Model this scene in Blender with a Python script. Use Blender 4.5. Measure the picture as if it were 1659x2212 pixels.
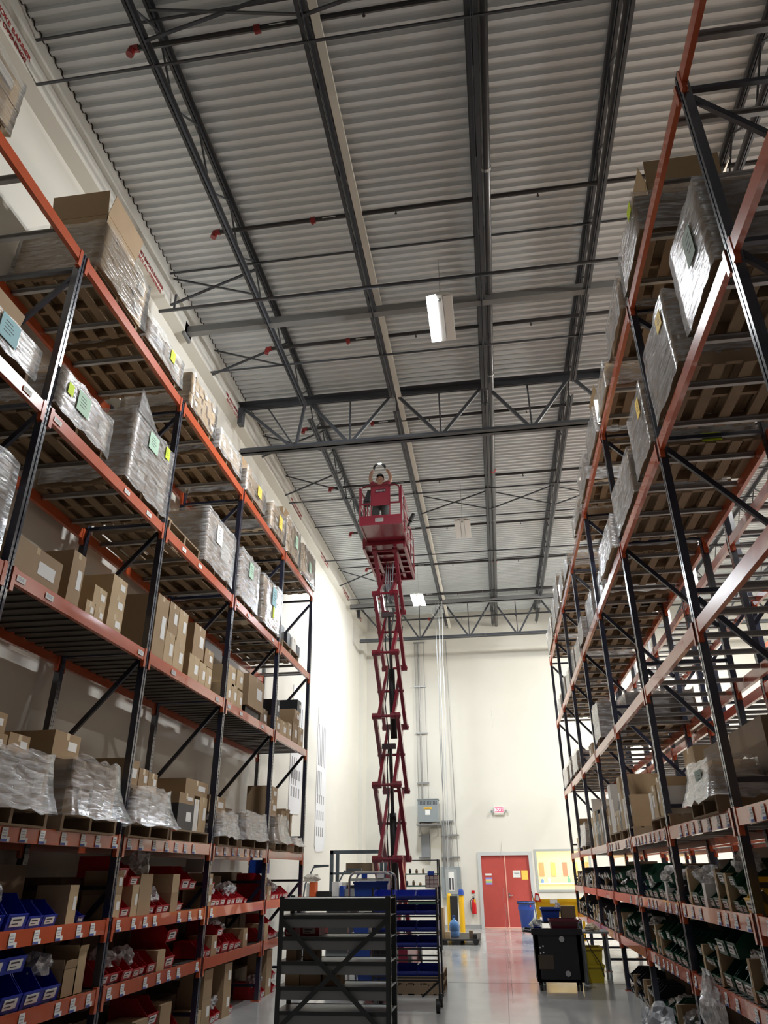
import bpy, bmesh, math, random
from mathutils import Vector, Matrix, noise
random.seed(7)
PI=math.pi; R=math.radians
for o in list(bpy.data.objects): bpy.data.objects.remove(o)
C=bpy.context.scene.collection; scn=bpy.context.scene
# ------------------------------------------------------------------ camera, world, exposure
cam=bpy.data.objects.new('camera',bpy.data.cameras.new('camera')); C.objects.link(cam); scn.camera=cam
pitch,yaw,roll=R(26.6),R(8.118),R(-0.51)
cy,sy=math.cos(yaw),math.sin(yaw)
F=Vector((-sy*math.cos(pitch),cy*math.cos(pitch),math.sin(pitch))); Rr=Vector((cy,sy,0)); U=Rr.cross(F)
R2=math.cos(roll)*Rr+math.sin(roll)*U; U2=-math.sin(roll)*Rr+math.cos(roll)*U
m4=Matrix.Identity(4)
for i,v in enumerate((R2,U2,-F)):
    for j in range(3): m4[j][i]=v[j]
m4.translation=(0,0,1.7); cam.matrix_world=m4
cam.data.sensor_fit='VERTICAL'; cam.data.sensor_height=36; cam.data.lens=1560.7/2212*36; cam.data.clip_start=.05; cam.data.clip_end=200
w=bpy.data.worlds.new('world'); scn.world=w; w.use_nodes=True
w.node_tree.nodes['Background'].inputs[0].default_value=(1,.86,.72,1); w.node_tree.nodes['Background'].inputs[1].default_value=.012
scn.view_settings.view_transform='Standard'; scn.view_settings.look='None'; scn.view_settings.gamma=1; scn.view_settings.exposure=0.45
LAMP=210.0                       # watts of one lit tube row of a fixture
# ------------------------------------------------------------------ materials
MT={}
def mat(name,col,rough=.5,metal=0,var=0,scale=8,bump=0,alpha=1,spec=.5,coat=0,emit=None,es=1):
    if name in MT: return MT[name]
    m=bpy.data.materials.new(name); m.use_nodes=True; nt=m.node_tree; p=nt.nodes['Principled BSDF']
    p.inputs['Base Color'].default_value=(*col,1); p.inputs['Roughness'].default_value=rough; p.inputs['Metallic'].default_value=metal
    p.inputs['Specular IOR Level'].default_value=spec; p.inputs['Coat Weight'].default_value=coat; p.inputs['Alpha'].default_value=alpha
    if emit: p.inputs['Emission Color'].default_value=(*emit,1); p.inputs['Emission Strength'].default_value=es
    tc=nt.nodes.new('ShaderNodeTexCoord'); n=nt.nodes.new('ShaderNodeTexNoise'); n.inputs['Scale'].default_value=scale; n.inputs['Detail'].default_value=4
    nt.links.new(tc.outputs['Object'],n.inputs['Vector'])
    if var:
        mx=nt.nodes.new('ShaderNodeMix'); mx.data_type='RGBA'; mx.blend_type='MIX'
        mx.inputs[6].default_value=(*[max(0,c*(1-var)) for c in col],1); mx.inputs[7].default_value=(*[min(1,c*(1+var)) for c in col],1)
        nt.links.new(n.outputs['Fac'],mx.inputs[0]); nt.links.new(mx.outputs[2],p.inputs['Base Color'])
    if bump:
        b=nt.nodes.new('ShaderNodeBump'); b.inputs['Strength'].default_value=bump; b.inputs['Distance'].default_value=.02
        nt.links.new(n.outputs['Fac'],b.inputs['Height']); nt.links.new(b.outputs['Normal'],p.inputs['Normal'])
    MT[name]=m; return m
wallm=mat('painted_wall',(.71,.685,.62),.6,var=.03,scale=1.5,bump=.05)
deckm=mat('deck_paint',(.72,.745,.76),.45,var=.07,scale=2)
steelm=mat('dark_steel_paint',(.052,.056,.066),.42,var=.15,scale=5,spec=.6)
orangem=mat('orange_rack_paint',(.50,.085,.026),.27,var=.14,scale=6,spec=.9,coat=.6)
navym=mat('navy_rack_paint',(.010,.014,.034),.3,var=.2,scale=6,spec=.8)
galv=mat('galvanised_steel',(.36,.36,.36),.38,metal=.75,var=.12,scale=9)
deckdark=mat('dark_steel_decking',(.10,.095,.085),.5,metal=.4,var=.15,scale=6)
card=mat('brown_cardboard',(.35,.24,.135),.75,var=.10,scale=5)
card2=mat('pale_cardboard',(.47,.345,.20),.72,var=.10,scale=5)
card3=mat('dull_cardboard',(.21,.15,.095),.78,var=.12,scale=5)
whitebox=mat('white_carton',(.72,.70,.66),.6,var=.05)
blackbox=mat('black_carton',(.02,.021,.026),.45,var=.2)
tapem=mat('packing_tape',(.60,.47,.30),.25,var=.08,spec=.8)
woodm=mat('pallet_wood',(.25,.175,.105),.75,var=.25,scale=7,bump=.1)
paperm=mat('white_paper',(.80,.80,.78),.7)
inkm=mat('dark_print',(.05,.05,.06),.7)
bluep=mat('blue_print',(.06,.10,.35),.6)
limem=mat('lime_paper',(.62,.83,.02),.7); greenp=mat('pale_green_paper',(.42,.62,.48),.7); yellp=mat('yellow_paper',(.90,.62,.10),.7); bluepp=mat('pale_blue_paper',(.28,.50,.56),.7)
binc={'r':mat('red_bin_plastic',(.46,.012,.022),.3,var=.1,spec=.6),'b':mat('blue_bin_plastic',(.012,.03,.36),.3,var=.1,spec=.6),'g':mat('green_bin_plastic',(.008,.065,.036),.32,var=.1,spec=.6),'k':mat('black_bin_plastic',(.012,.013,.02),.35,spec=.6),'y':mat('yellow_bin_plastic',(.70,.42,.01),.35,var=.05)}
redlift=mat('red_lift_paint',(.235,.016,.034),.28,var=.12,scale=4,spec=.8,coat=.4)
blackm=mat('black_rubber',(.012,.012,.013),.6); chromem=mat('bright_steel',(.62,.62,.60),.22,metal=.9)
greym=mat('grey_enamel',(.26,.29,.30),.42,var=.04); whitem=mat('white_enamel',(.82,.82,.80),.4); bluem=mat('blue_plastic',(.02,.07,.38),.32,var=.06)
yellowm=mat('yellow_paint',(.80,.46,.01),.38,var=.05); firered=mat('fire_red_paint',(.60,.01,.015),.3); doorm=mat('red_door_paint',(.47,.072,.058),.5,var=.14,scale=3)
skinm=mat('skin',(.45,.26,.19),.55); hairm=mat('dark_hair',(.03,.02,.016),.7); glovem=mat('dark_glove',(.02,.018,.02),.7); shortm=mat('grey_cloth',(.085,.095,.10),.85); shirtm=mat('dark_red_cloth',(.25,.03,.05),.85)
lampm=mat('lit_tube',(1,1,1),.5,emit=(.93,.97,1),es=14); tubeoff=mat('unlit_tube',(.80,.79,.76),.35)
stencil=mat('red_stencil_paint',(.30,.02,.02),.7); greenwire=mat('dark_green_wire',(.02,.10,.06),.4)
def film(name,lo,hi,sc,rough=.2):
    m=bpy.data.materials.new(name); m.use_nodes=True; nt=m.node_tree; nt.nodes.remove(nt.nodes['Principled BSDF']); N=nt.nodes.new; L_=nt.links.new
    tc=N('ShaderNodeTexCoord'); mp=N('ShaderNodeMapping'); mp.inputs['Scale'].default_value=sc
    n=N('ShaderNodeTexNoise'); n.inputs['Scale'].default_value=4; n.inputs['Detail'].default_value=6; n.inputs['Distortion'].default_value=.6
    L_(tc.outputs['Object'],mp.inputs[0]); L_(mp.outputs[0],n.inputs['Vector'])
    r=N('ShaderNodeMapRange'); r.inputs[1].default_value=.35; r.inputs[2].default_value=.68; r.inputs[3].default_value=lo; r.inputs[4].default_value=hi; L_(n.outputs['Fac'],r.inputs[0])
    b=N('ShaderNodeBump'); b.inputs['Strength'].default_value=.7; b.inputs['Distance'].default_value=.02; L_(n.outputs['Fac'],b.inputs['Height'])
    tr=N('ShaderNodeBsdfTransparent'); df=N('ShaderNodeBsdfDiffuse'); df.inputs[0].default_value=(.82,.82,.83,1); gl=N('ShaderNodeBsdfGlossy'); gl.inputs['Roughness'].default_value=rough*.8; gl.inputs[0].default_value=(.95,.95,.96,1)
    for q in (df,gl): L_(b.outputs[0],q.inputs['Normal'])
    m1=N('ShaderNodeMixShader'); L_(r.outputs[0],m1.inputs[0]); L_(tr.outputs[0],m1.inputs[1]); L_(df.outputs[0],m1.inputs[2])
    fz=N('ShaderNodeFresnel'); fz.inputs[0].default_value=1.55; L_(b.outputs[0],fz.inputs['Normal'])
    m2=N('ShaderNodeMixShader'); L_(fz.outputs[0],m2.inputs[0]); L_(m1.outputs[0],m2.inputs[1]); L_(gl.outputs[0],m2.inputs[2]); L_(m2.outputs[0],nt.nodes['Material Output'].inputs[0])
    return m
filmm=film('clear_stretch_film',.04,.26,(1.2,1.2,6)); filmw=film('cloudy_stretch_film',.12,.55,(1.2,1.2,7)); bagm=film('poly_bag',.25,.8,(5,5,5))
glassm=mat('window_glass',(.9,.95,.93),.02,alpha=.12,spec=.9); waterb=mat('blue_water_bottle',(.10,.28,.62),.1,alpha=.75,spec=.9)
def postmat():
    m=bpy.data.materials.new('perforated_navy_post'); m.use_nodes=True; nt=m.node_tree; p=nt.nodes['Principled BSDF']
    p.inputs['Roughness'].default_value=.27; p.inputs['Specular IOR Level'].default_value=1; p.inputs['Coat Weight'].default_value=.7; p.inputs['Coat Roughness'].default_value=.2
    tc=nt.nodes.new('ShaderNodeTexCoord'); sp=nt.nodes.new('ShaderNodeSeparateXYZ'); nt.links.new(tc.outputs['Object'],sp.inputs[0])
    def mth(op,a,b=None):
        n=nt.nodes.new('ShaderNodeMath'); n.operation=op
        for i,x in enumerate((a,b)):
            if x is None: continue
            if isinstance(x,(int,float)): n.inputs[i].default_value=x
            else: nt.links.new(x,n.inputs[i])
        return n.outputs[0]
    fz=mth('ABSOLUTE',mth('SUBTRACT',mth('FRACT',mth('MULTIPLY',sp.outputs['Z'],20)),.5))
    ay=mth('ABSOLUTE',mth('SUBTRACT',mth('ABSOLUTE',sp.outputs['Y']),.017))
    hole=mth('MULTIPLY',mth('LESS_THAN',fz,.2),mth('LESS_THAN',ay,.0075))
    mx=nt.nodes.new('ShaderNodeMix'); mx.data_type='RGBA'; nt.links.new(hole,mx.inputs[0]); mx.inputs[6].default_value=(.013,.018,.042,1); mx.inputs[7].default_value=(.001,.001,.001,1)
    nt.links.new(mx.outputs[2],p.inputs['Base Color']); nt.links.new(mth('ADD',mth('MULTIPLY',hole,.6),.27),p.inputs['Roughness'])
    return m
postm=postmat()
def floormat():
    m=mat('polished_concrete',(.45,.45,.44),.2,var=.16,scale=1.2); nt=m.node_tree; p=nt.nodes['Principled BSDF']
    n=nt.nodes.new('ShaderNodeTexNoise'); n.inputs['Scale'].default_value=.8; n.inputs['Detail'].default_value=5; tc=nt.nodes.new('ShaderNodeTexCoord'); nt.links.new(tc.outputs['Object'],n.inputs['Vector'])
    r=nt.nodes.new('ShaderNodeMapRange'); r.inputs[1].default_value=.3; r.inputs[2].default_value=.7; r.inputs[3].default_value=.09; r.inputs[4].default_value=.20
    nt.links.new(n.outputs['Fac'],r.inputs[0]); nt.links.new(r.outputs[0],p.inputs['Roughness']); return m
floorm=floormat()
# ------------------------------------------------------------------ mesh helpers
class MB:
    def __init__(s): s.v=[]; s.f=[]; s.m=[]; s.mats=[]; s.cur=0
    def use(s,m):
        if m not in s.mats: s.mats.append(m)
        s.cur=s.mats.index(m); return s
    def add(s,vs,fs):
        b=len(s.v); s.v+= [tuple(v) for v in vs]; s.f+=[tuple(b+i for i in f) for f in fs]; s.m+=[s.cur]*len(fs); return s
    def box(s,x0,x1,y0,y1,z0,z1):
        if x0>x1:x0,x1=x1,x0
        if y0>y1:y0,y1=y1,y0
        if z0>z1:z0,z1=z1,z0
        return s.add([(x0,y0,z0),(x1,y0,z0),(x1,y1,z0),(x0,y1,z0),(x0,y0,z1),(x1,y0,z1),(x1,y1,z1),(x0,y1,z1)],[(0,3,2,1),(4,5,6,7),(0,1,5,4),(1,2,6,5),(2,3,7,6),(3,0,4,7)])
    def bar(s,p,q,w,h,up=(0,0,1)):
        p=Vector(p);q=Vector(q);d=(q-p).normalized();u=Vector(up)
        if abs(d.dot(u))>.98:u=Vector((0,1,0))
        a=d.cross(u).normalized()*w/2;b=a.cross(d).normalized()*h/2
        return s.add([p-a-b,p+a-b,p+a+b,p-a+b,q-a-b,q+a-b,q+a+b,q-a+b],[(0,3,2,1),(4,5,6,7),(0,1,5,4),(1,2,6,5),(2,3,7,6),(3,0,4,7)])
    def tube(s,pts,r,n=8,caps=True):
        pts=[Vector(p) for p in pts]; rs=r if isinstance(r,(list,tuple)) else [r]*len(pts); rings=[]; a=None
        for i,p in enumerate(pts):
            d=(pts[min(i+1,len(pts)-1)]-pts[max(i-1,0)]).normalized()
            if a is None: a=d.cross(Vector((0,0,1)) if abs(d.z)<.9 else Vector((0,1,0))).normalized()
            a=(a-d*a.dot(d)).normalized(); b=d.cross(a)
            rings.append([p+rs[i]*(math.cos(2*PI*k/n)*a+math.sin(2*PI*k/n)*b) for k in range(n)])
        fs=[(i*n+k,i*n+(k+1)%n,(i+1)*n+(k+1)%n,(i+1)*n+k) for i in range(len(pts)-1) for k in range(n)]
        if caps: fs+=[tuple(range(n-1,-1,-1)),tuple((len(pts)-1)*n+k for k in range(n))]
        return s.add([v for r_ in rings for v in r_],fs)
    def lathe(s,prof,c,n=20):
        vs=[(c[0]+r*math.cos(2*PI*k/n),c[1]+r*math.sin(2*PI*k/n),c[2]+z) for r,z in prof for k in range(n)]
        fs=[(i*n+k,i*n+(k+1)%n,(i+1)*n+(k+1)%n,(i+1)*n+k) for i in range(len(prof)-1) for k in range(n)]
        return s.add(vs,fs)
    def prism(s,poly,axis,a,b):
        def P(p,t): return {'x':(t,p[0],p[1]),'y':(p[0],t,p[1]),'z':(p[0],p[1],t)}[axis]
        n=len(poly); return s.add([P(p,a) for p in poly]+[P(p,b) for p in poly],[tuple(range(n)),tuple(range(2*n-1,n-1,-1))]+[(i,i+n,(i+1)%n+n,(i+1)%n) for i in range(n)])
    def data(s,name,m):
        me=bpy.data.meshes.new(name); me.from_pydata(s.v,[],s.f); mats=s.mats or [m]
        for x in mats: me.materials.append(x)
        me.polygons.foreach_set('material_index',s.m); me.update()
        bm=bmesh.new(); bm.from_mesh(me); bmesh.ops.recalc_face_normals(bm,faces=bm.faces); bm.to_mesh(me); bm.free(); return me
    def ob(s,name,m=None,parent=None,smooth=False):
        return link(name,s.data(name,m),parent,smooth)
def link(name,me,parent=None,smooth=False,loc=None):
    o=bpy.data.objects.new(name,me); C.objects.link(o)
    if smooth: me.polygons.foreach_set('use_smooth',[True]*len(me.polygons))
    if parent: o.parent=parent; o.location=loc if loc is not None else ((-parent.location[0],-parent.location[1],-parent.location[2]) if parent.get('world') else (0,0,0))
    elif loc is not None: o.location=loc
    return o
def thing(name,label,cat,loc=(0,0,0),group=None,world=True,rz=0):
    o=bpy.data.objects.new(name,None); C.objects.link(o); o.location=loc; o.empty_display_size=.1; o.rotation_euler[2]=rz
    if world: o['world']=1
    return tag(o,label,cat,group)
def tag(o,label,cat,group=None):
    ws=label.split()
    while len(ws)>16:
        k=[i for i,w_ in enumerate(ws) if w_ in ('the','a','and','with','one')]
        if not k: break
        ws.pop(k[0])
    o['label']=' '.join(ws); o['category']=cat
    if group: o['group']=group
    return o
def struct(name,mb,m=None): o=mb.ob(name,m); o['kind']='structure'; return o
def kids(o,name,mb,m=None,smooth=False): return mb.ob(name,m,o,smooth)
def sub(name,mb,m,par):     # sub-part written in world coordinates
    p=par; off=Vector((0,0,0))
    while p: off+=p.location; p=p.parent
    o=mb.ob(name,m); o.parent=par; o.location=-off; return o
def copy_tree(o,parent=None):
    c=o.copy(); C.objects.link(c)
    if parent: c.parent=parent
    for ch in [x for x in bpy.data.objects if x.parent==o]: copy_tree(ch,c)
    return c
KID={}
def dup(proto,loc,rz=0,sc=None):
    c=proto.copy(); C.objects.link(c); c.location=loc; c.rotation_euler=(0,0,rz)
    if sc: c.scale=sc
    for ch in KID.get(proto.name,[]):
        k=ch.copy(); C.objects.link(k); k.parent=c
        for g in KID.get(ch.name,[]):
            j=g.copy(); C.objects.link(j); j.parent=k
    return c
def text(name,body,size,m,loc,rot,parent=None,ext=.001,align='CENTER'):
    cu=bpy.data.curves.new(name,'FONT'); cu.body=body; cu.size=size; cu.extrude=ext; cu.offset=size*(.03 if m is stencil else 0); cu.align_x=align; cu.align_y='CENTER'
    t=bpy.data.objects.new(name,cu); C.objects.link(t); bpy.context.view_layer.update()
    me=bpy.data.meshes.new_from_object(t.evaluated_get(bpy.context.evaluated_depsgraph_get())); bpy.data.objects.remove(t)
    me.materials.clear(); me.materials.append(m); o=bpy.data.objects.new(name,me); C.objects.link(o)
    l=Vector(loc)
    if parent:
        o.parent=parent; p=parent
        while p: l=l-p.location; p=p.parent
    o.location=l; o.rotation_euler=rot
    return o
NTH='first second third fourth fifth sixth seventh eighth ninth tenth eleventh twelfth thirteenth fourteenth fifteenth sixteenth seventeenth eighteenth nineteenth twentieth'.split()
def nth(i):
    if i<20: return NTH[i]
    t,u=divmod(i+1,10); tens={2:'twent',3:'thirt',4:'fort',5:'fift',6:'sixt',7:'sevent',8:'eight',9:'ninet'}[t]
    return tens+'ieth' if u==0 else tens+'y-'+NTH[u-1]
# ------------------------------------------------------------------ room
DZ=lambda y:10.68+.02*y
fl=MB().box(-5.2,14.2,-3,28.7,-.2,0); struct('floor',fl,floorm)
jt=MB()
for y in (3.0,8.9,14.9,20.9,26.6): jt.box(-5,14,y-.004,y+.004,.0005,.0015)
for x in (-2.9,-.05,6.0): jt.box(x-.004,x+.004,-3,28.5,.0005,.0015)
struct('trim_1',jt,mat('floor_joint_filler',(.12,.12,.12),.5))
# corrugated roof deck with ribs running across the aisle
prof=[]; y=-3.0
while y<28.6:
    for dy,dz in ((0,0),(.055,0),(.073,.055),(.132,.055),(.15,0)): prof.append((y+dy,DZ(y)+dz))
    y+=.1523
n=len(prof); dk=MB().add([(-5.0,a,b) for a,b in prof]+[(14.2,a,b) for a,b in prof],[(i,i+1,i+1+n,i+n) for i in range(n-1)])
dk.add([(-5,-3,DZ(-3)+.1),(14.2,-3,DZ(-3)+.1),(14.2,28.7,DZ(28.7)+.1),(-5,28.7,DZ(28.7)+.1)],[(0,1,2,3)])
struct('ceiling',dk,deckm)
wl=MB().box(-5.2,-5.0,-3,28.5,0,11.4); struct('wall_left',wl,wallm)
zl=lambda y:9.94+.024*y
ub=MB().add([(-5.0,0,zl(0)),(-4.8,0,zl(0)+.04),(-4.8,0,11.0),(-5.0,0,11.0),(-5.0,28.5,zl(28.5)),(-4.8,28.5,zl(28.5)+.04),(-4.8,28.5,11.5),(-5.0,28.5,11.5)],[(0,1,2,3),(4,7,6,5),(0,4,5,1),(1,5,6,2),(2,6,7,3),(3,7,4,0)])
struct('trim_2',ub,wallm)
edge=MB()
for i in range(0,n-1): edge.bar((-4.795,*prof[i]),(-4.795,*prof[i+1]),.012,.02,up=(1,0,0))
struct('trim_3',edge,mat('dark_sealant',(.05,.04,.035),.7))
pil=MB().box(-5.0,-4.82,27.7,28.5,0,10.2).box(-5.02,-4.78,27.65,28.5,10.12,10.2); struct('trim_4',pil,wallm)
# back wall with door and window openings
DX0,DX1,DH=-.77,.99,2.3; WX0,WX1,WZ0,WZ1=1.2,3.0,1.15,2.38
bw=MB(); Y0,Y1=28.5,28.75
for x0,x1,z0,z1 in ((-5.2,DX0,0,12),(DX0,DX1,DH,12),(DX1,WX0,0,12),(WX0,WX1,0,WZ0),(WX0,WX1,WZ1,12),(WX1,14.2,0,12)): bw.box(x0,x1,Y0,Y1,z0,z1)
struct('wall_back',bw,wallm)
struct('wall_right',MB().box(14.0,14.2,-3,28.5,0,12),wallm)
for i,(x0,x1) in enumerate(((-5,DX0-.06),(3.1,14))): struct('baseboard_back' if i==0 else 'baseboard_back_right',MB().box(x0,x1,28.485,28.5,0,.12),mat('grey_cove_base',(.34,.35,.36),.4))
# double door
dr=MB().box(DX0+.05,.105,28.53,28.58,.01,DH-.05).box(.115,DX1-.05,28.53,28.58,.01,DH-.05); d1=struct('door_1',dr,doorm)
fr=MB().box(DX0-.06,DX0+.05,28.46,28.6,0,DH+.06).box(DX1-.05,DX1+.06,28.46,28.6,0,DH+.06).box(DX0+.05,DX1-.05,28.46,28.6,DH-.05,DH+.06); kids(d1,'door_frame',fr,mat('pale_grey_frame',(.56,.58,.58),.4))
kids(d1,'astragal',MB().box(.09,.125,28.515,28.53,.01,DH-.05),mat('worn_door_edge',(.80,.42,.33),.4))
kids(d1,'door_sweep',MB().box(DX0+.05,DX1-.05,28.51,28.53,.01,.045),MT['worn_door_edge'])
kids(d1,'door_handle',MB().tube([(.18,28.53,1.0),(.18,28.47,1.0),(.30,28.47,.995)],.012).box(.155,.205,28.52,28.535,.93,1.07),chromem)
kids(d1,'threshold',MB().box(DX0,DX1,28.47,28.6,0,.012),chromem)
sg=[('white_notice',.36,.62,1.55,1.77,paperm),('yellow_notice',.65,.87,1.48,1.77,yellp),('white_notice',-.60,-.38,1.62,1.68,paperm)]
for nm,x0,x1,z0,z1,m in sg: kids(d1,nm,MB().box(x0,x1,28.524,28.529,z0,z1),m)
rb=MB()
for i,c in enumerate(((.25,.3,.75),(.85,.5,.2),(.3,.6,.25),(.35,.25,.75))): rb.use(mat('notice_band_%s'%NTH[i],c,.6)).box(-.60,-.37,28.524,28.529,1.50-i*.055,1.555-i*.055)
kids(d1,'striped_notice',rb)
for zz in (1.70,1.66): kids(d1,'notice_print',MB().box(.40,.58,28.521,28.524,zz,zz+.014),inkm)
# window with the bright room behind
kids_w=struct('window_1',MB().box(WX0-.05,WX0+.02,28.47,28.7,WZ0-.05,WZ1+.05).box(WX1-.02,WX1+.05,28.47,28.7,WZ0-.05,WZ1+.05).box(WX0+.02,WX1-.02,28.47,28.7,WZ0-.05,WZ0+.02).box(WX0+.02,WX1-.02,28.47,28.7,WZ1-.02,WZ1+.05),mat('grey_window_frame',(.45,.47,.45),.4))
kids(kids_w,'pane',MB().box(WX0+.02,WX1-.02,28.58,28.59,WZ0+.02,WZ1-.02),glassm)
rm=MB()  # shell of the room beyond
rm.box(.9,5.2,32.5,32.6,0,3.2).box(.8,.9,28.75,32.6,0,3.2).box(5.2,5.3,28.75,32.6,0,3.2).box(.8,5.3,28.75,32.6,3.1,3.2).box(.8,5.3,28.75,32.6,-.1,0)
struct('wall_far_room',rm,mat('cream_room_wall',(.85,.76,.52),.6))
# far room contents seen through the window
for i,(x,c) in enumerate(((1.55,(.80,.25,.03)),(2.0,(.85,.50,.06)),(2.45,(.75,.12,.03)),(2.85,(.85,.55,.08)),(3.3,(.80,.30,.04)))):
    o=MB().box(x-.09,x+.09,32.44,32.499,1.58,2.05).ob('wall_poster',mat('poster_%s'%NTH[i],c,.6)); tag(o,['orange','amber','red','yellow','rust-coloured'][i]+' poster on the far room wall seen through the window','poster','posters in the far room')
rl=MB().box(1.0,4.6,31.5,31.95,1.30,1.34); t=rl.ob('back_counter',whitem); tag(t,'white counter in the lit room behind the window','counter')
kids(t,'counter_cabinet',MB().box(1.0,4.6,31.55,31.95,0,1.3),mat('cream_cabinet',(.75,.62,.40),.5))
for i,(x,h,c) in enumerate(((1.5,.14,(.05,.2,.7)),(1.75,.2,(.85,.8,.7)),(2.5,.22,(.05,.25,.2)),(2.9,.3,(.65,.05,.05)),(3.2,.2,(.8,.8,.8)))):
    o=MB().lathe([(0,0),(.06,0),(.06,h*.7),(.03,h*.85),(.03,h),(0,h)],(x,31.7,1.34),12).ob('bottle',mat('bottle_%s'%NTH[i],c,.4)); tag(o,['blue','cream','dark green','red','white'][i]+' bottle on the white counter behind the window','bottle','bottles on the far counter')
def arealight(name,loc,sx,sy,pw,col=(.95,.98,1),parent=None,rot=(0,0,0),spread=PI):
    l=bpy.data.lights.new(name,'AREA'); l.shape='RECTANGLE'; l.size=sx; l.size_y=sy; l.energy=pw; l.color=col; l.spread=spread
    o=bpy.data.objects.new(name,l); C.objects.link(o); o.rotation_euler=rot
    if parent: o.parent=parent
    o.location=loc; return o
fl_=thing('ceiling_light','square white panel light on the ceiling of the room behind the window','light',(2.6,30.4,3.08)); kids(fl_,'diffuser',MB().box(2.0,3.2,29.8,31,3.04,3.08),mat('warm_panel',(1,1,1),.5,emit=(1,.85,.55),es=3))
arealight('room_light',(0,0,-.06),1.1,1.1,110,(1,.90,.66),fl_)
# ------------------------------------------------------------------ high bay fixtures
def fixture(x,y,z,lit,label,col=(.95,.98,1),pw=1.0,w=.40,l=1.08):
    t=thing('high_bay_light',label,'light',(x,y,z),'high bay lights under the roof',world=False)
    kids(t,'housing',MB().box(-.045,.045,-l/2,l/2,0,.055).prism([(-w/2,.0),(-.045,.03),(-.045,.06),(-w/2,.02)],'y',-l/2,l/2).prism([(w/2,.0),(.045,.03),(.045,.06),(w/2,.02)],'y',-l/2,l/2),whitem)
    for sgn in (-1,1):
        on=lit in (2,sgn)
        k=kids(t,'lamp_panel',MB().box(sgn*.055,sgn*(w/2-.01),-l/2+.02,l/2-.02,-.012,-.002),lampm if on else tubeoff)
        if on: arealight('lamp_light',(sgn*w*.3,0,-.03),.12,l-.06,LAMP*pw,col,t,rot=(0,R(-35*sgn),0))
    kids(t,'sensor',MB().lathe([(0,0),(.022,0),(.022,-.03),(0,-.03)],(0,-l*.42,-.002),10),galv)
    top=DZ(y)-z+.02
    for s1 in (-1,1): kids(t,'hanger_wire',MB().tube([(0,s1*l*.3,.05),(0,s1*l*.12,top*.5),(0,s1*.02,top)],.003,5),galv)
    return t
fixture(-.325,8.97,9.6,-1,'rectangular high bay light with only its left panel lit, nearest the camera',pw=1.35)
fixture(-.37,16.9,9.6,0,'unlit white high bay light beyond the first truss')
fixture(-2.06,22.1,9.6,2,'brightly lit high bay light at the far end above the lift',(.86,.94,1),1.45)
fixture(5.9,8.5,9.7,2,'high bay light over the aisle behind the right racks, nearest',(1,.97,.90),1.7)
fixture(5.9,16.5,9.7,2,'high bay light over the aisle behind the right racks, middle',(1,.97,.90),2.0)
fixture(5.9,24.5,9.7,2,'high bay light over the aisle behind the right racks, farthest',(1,.97,.90),2.0)
fixture(11.0,21,9.7,2,'high bay light over the farthest aisle on the right',(1,.97,.90),2.0)
fixture(-.8,1.6,9.6,-1,'added unseen fill light above the camera',(1,.93,.82),.08)  # extra fixture out of view, added to lift the near ceiling and left wall
# ------------------------------------------------------------------ roof steel
def joist(x,y0,y1,z0,label,grp):
    t=thing('roof_joist',label,'roof joist',(x,y0,0),grp,world=False); L=y1-y0; dz=lambda s:.02*s
    zt=z0; zb=z0-.62; a=MB(); b=MB()
    for s in (-1,1):
        a.bar((s*.035,0,zt),(s*.035,L,zt+dz(L)),.055,.012).bar((s*.012,0,zt-.03),(s*.012,L,zt-.03+dz(L)),.009,.06)
        b.bar((s*.035,.25,zb+.03),(s*.035,L-.25,zb+.03+dz(L)),.055,.012).bar((s*.012,.25,zb),(s*.012,L-.25,zb+dz(L)),.009,.06)
    kids(t,'top_chord',a,steelm); kids(t,'bottom_chord',b,steelm)
    k=int(L/.62); st=L/k; mA=MB().bar((0,0,zt-.03),(0,st,zb+.03),.022,.022).data('web_member',steelm); mB=MB().bar((0,0,zb+.03),(0,st,zt-.03),.022,.022).data('web_member',steelm)
    for i in range(k):
        o=bpy.data.objects.new('web_member',mA if i%2==0 else mB); C.objects.link(o); o.parent=t; o.location=(0,i*st,dz(i*st))
    return t
JX=[-3.33,-1.5,.34,2.05,3.85,5.7,7.5,9.3,11.1]
GY1,GY2=12.15,26.2
for i,x in enumerate(JX):
    if i<6: joist(x,-1.5,GY1,DZ(-1.5)-.03,'dark open-web roof joist before the first truss, %s from the left wall'%nth(i),'roof joists before the first truss')
    joist(x,GY1,GY2,DZ(GY1)-.03,'dark open-web roof joist between the two trusses, %s from the left wall'%nth(i),'roof joists between the trusses')
    if i<5: joist(x,GY2,28.45,DZ(GY2)-.03,'short open-web roof joist beyond the second truss, %s from the left wall'%nth(i),'roof joists beyond the second truss')
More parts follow.
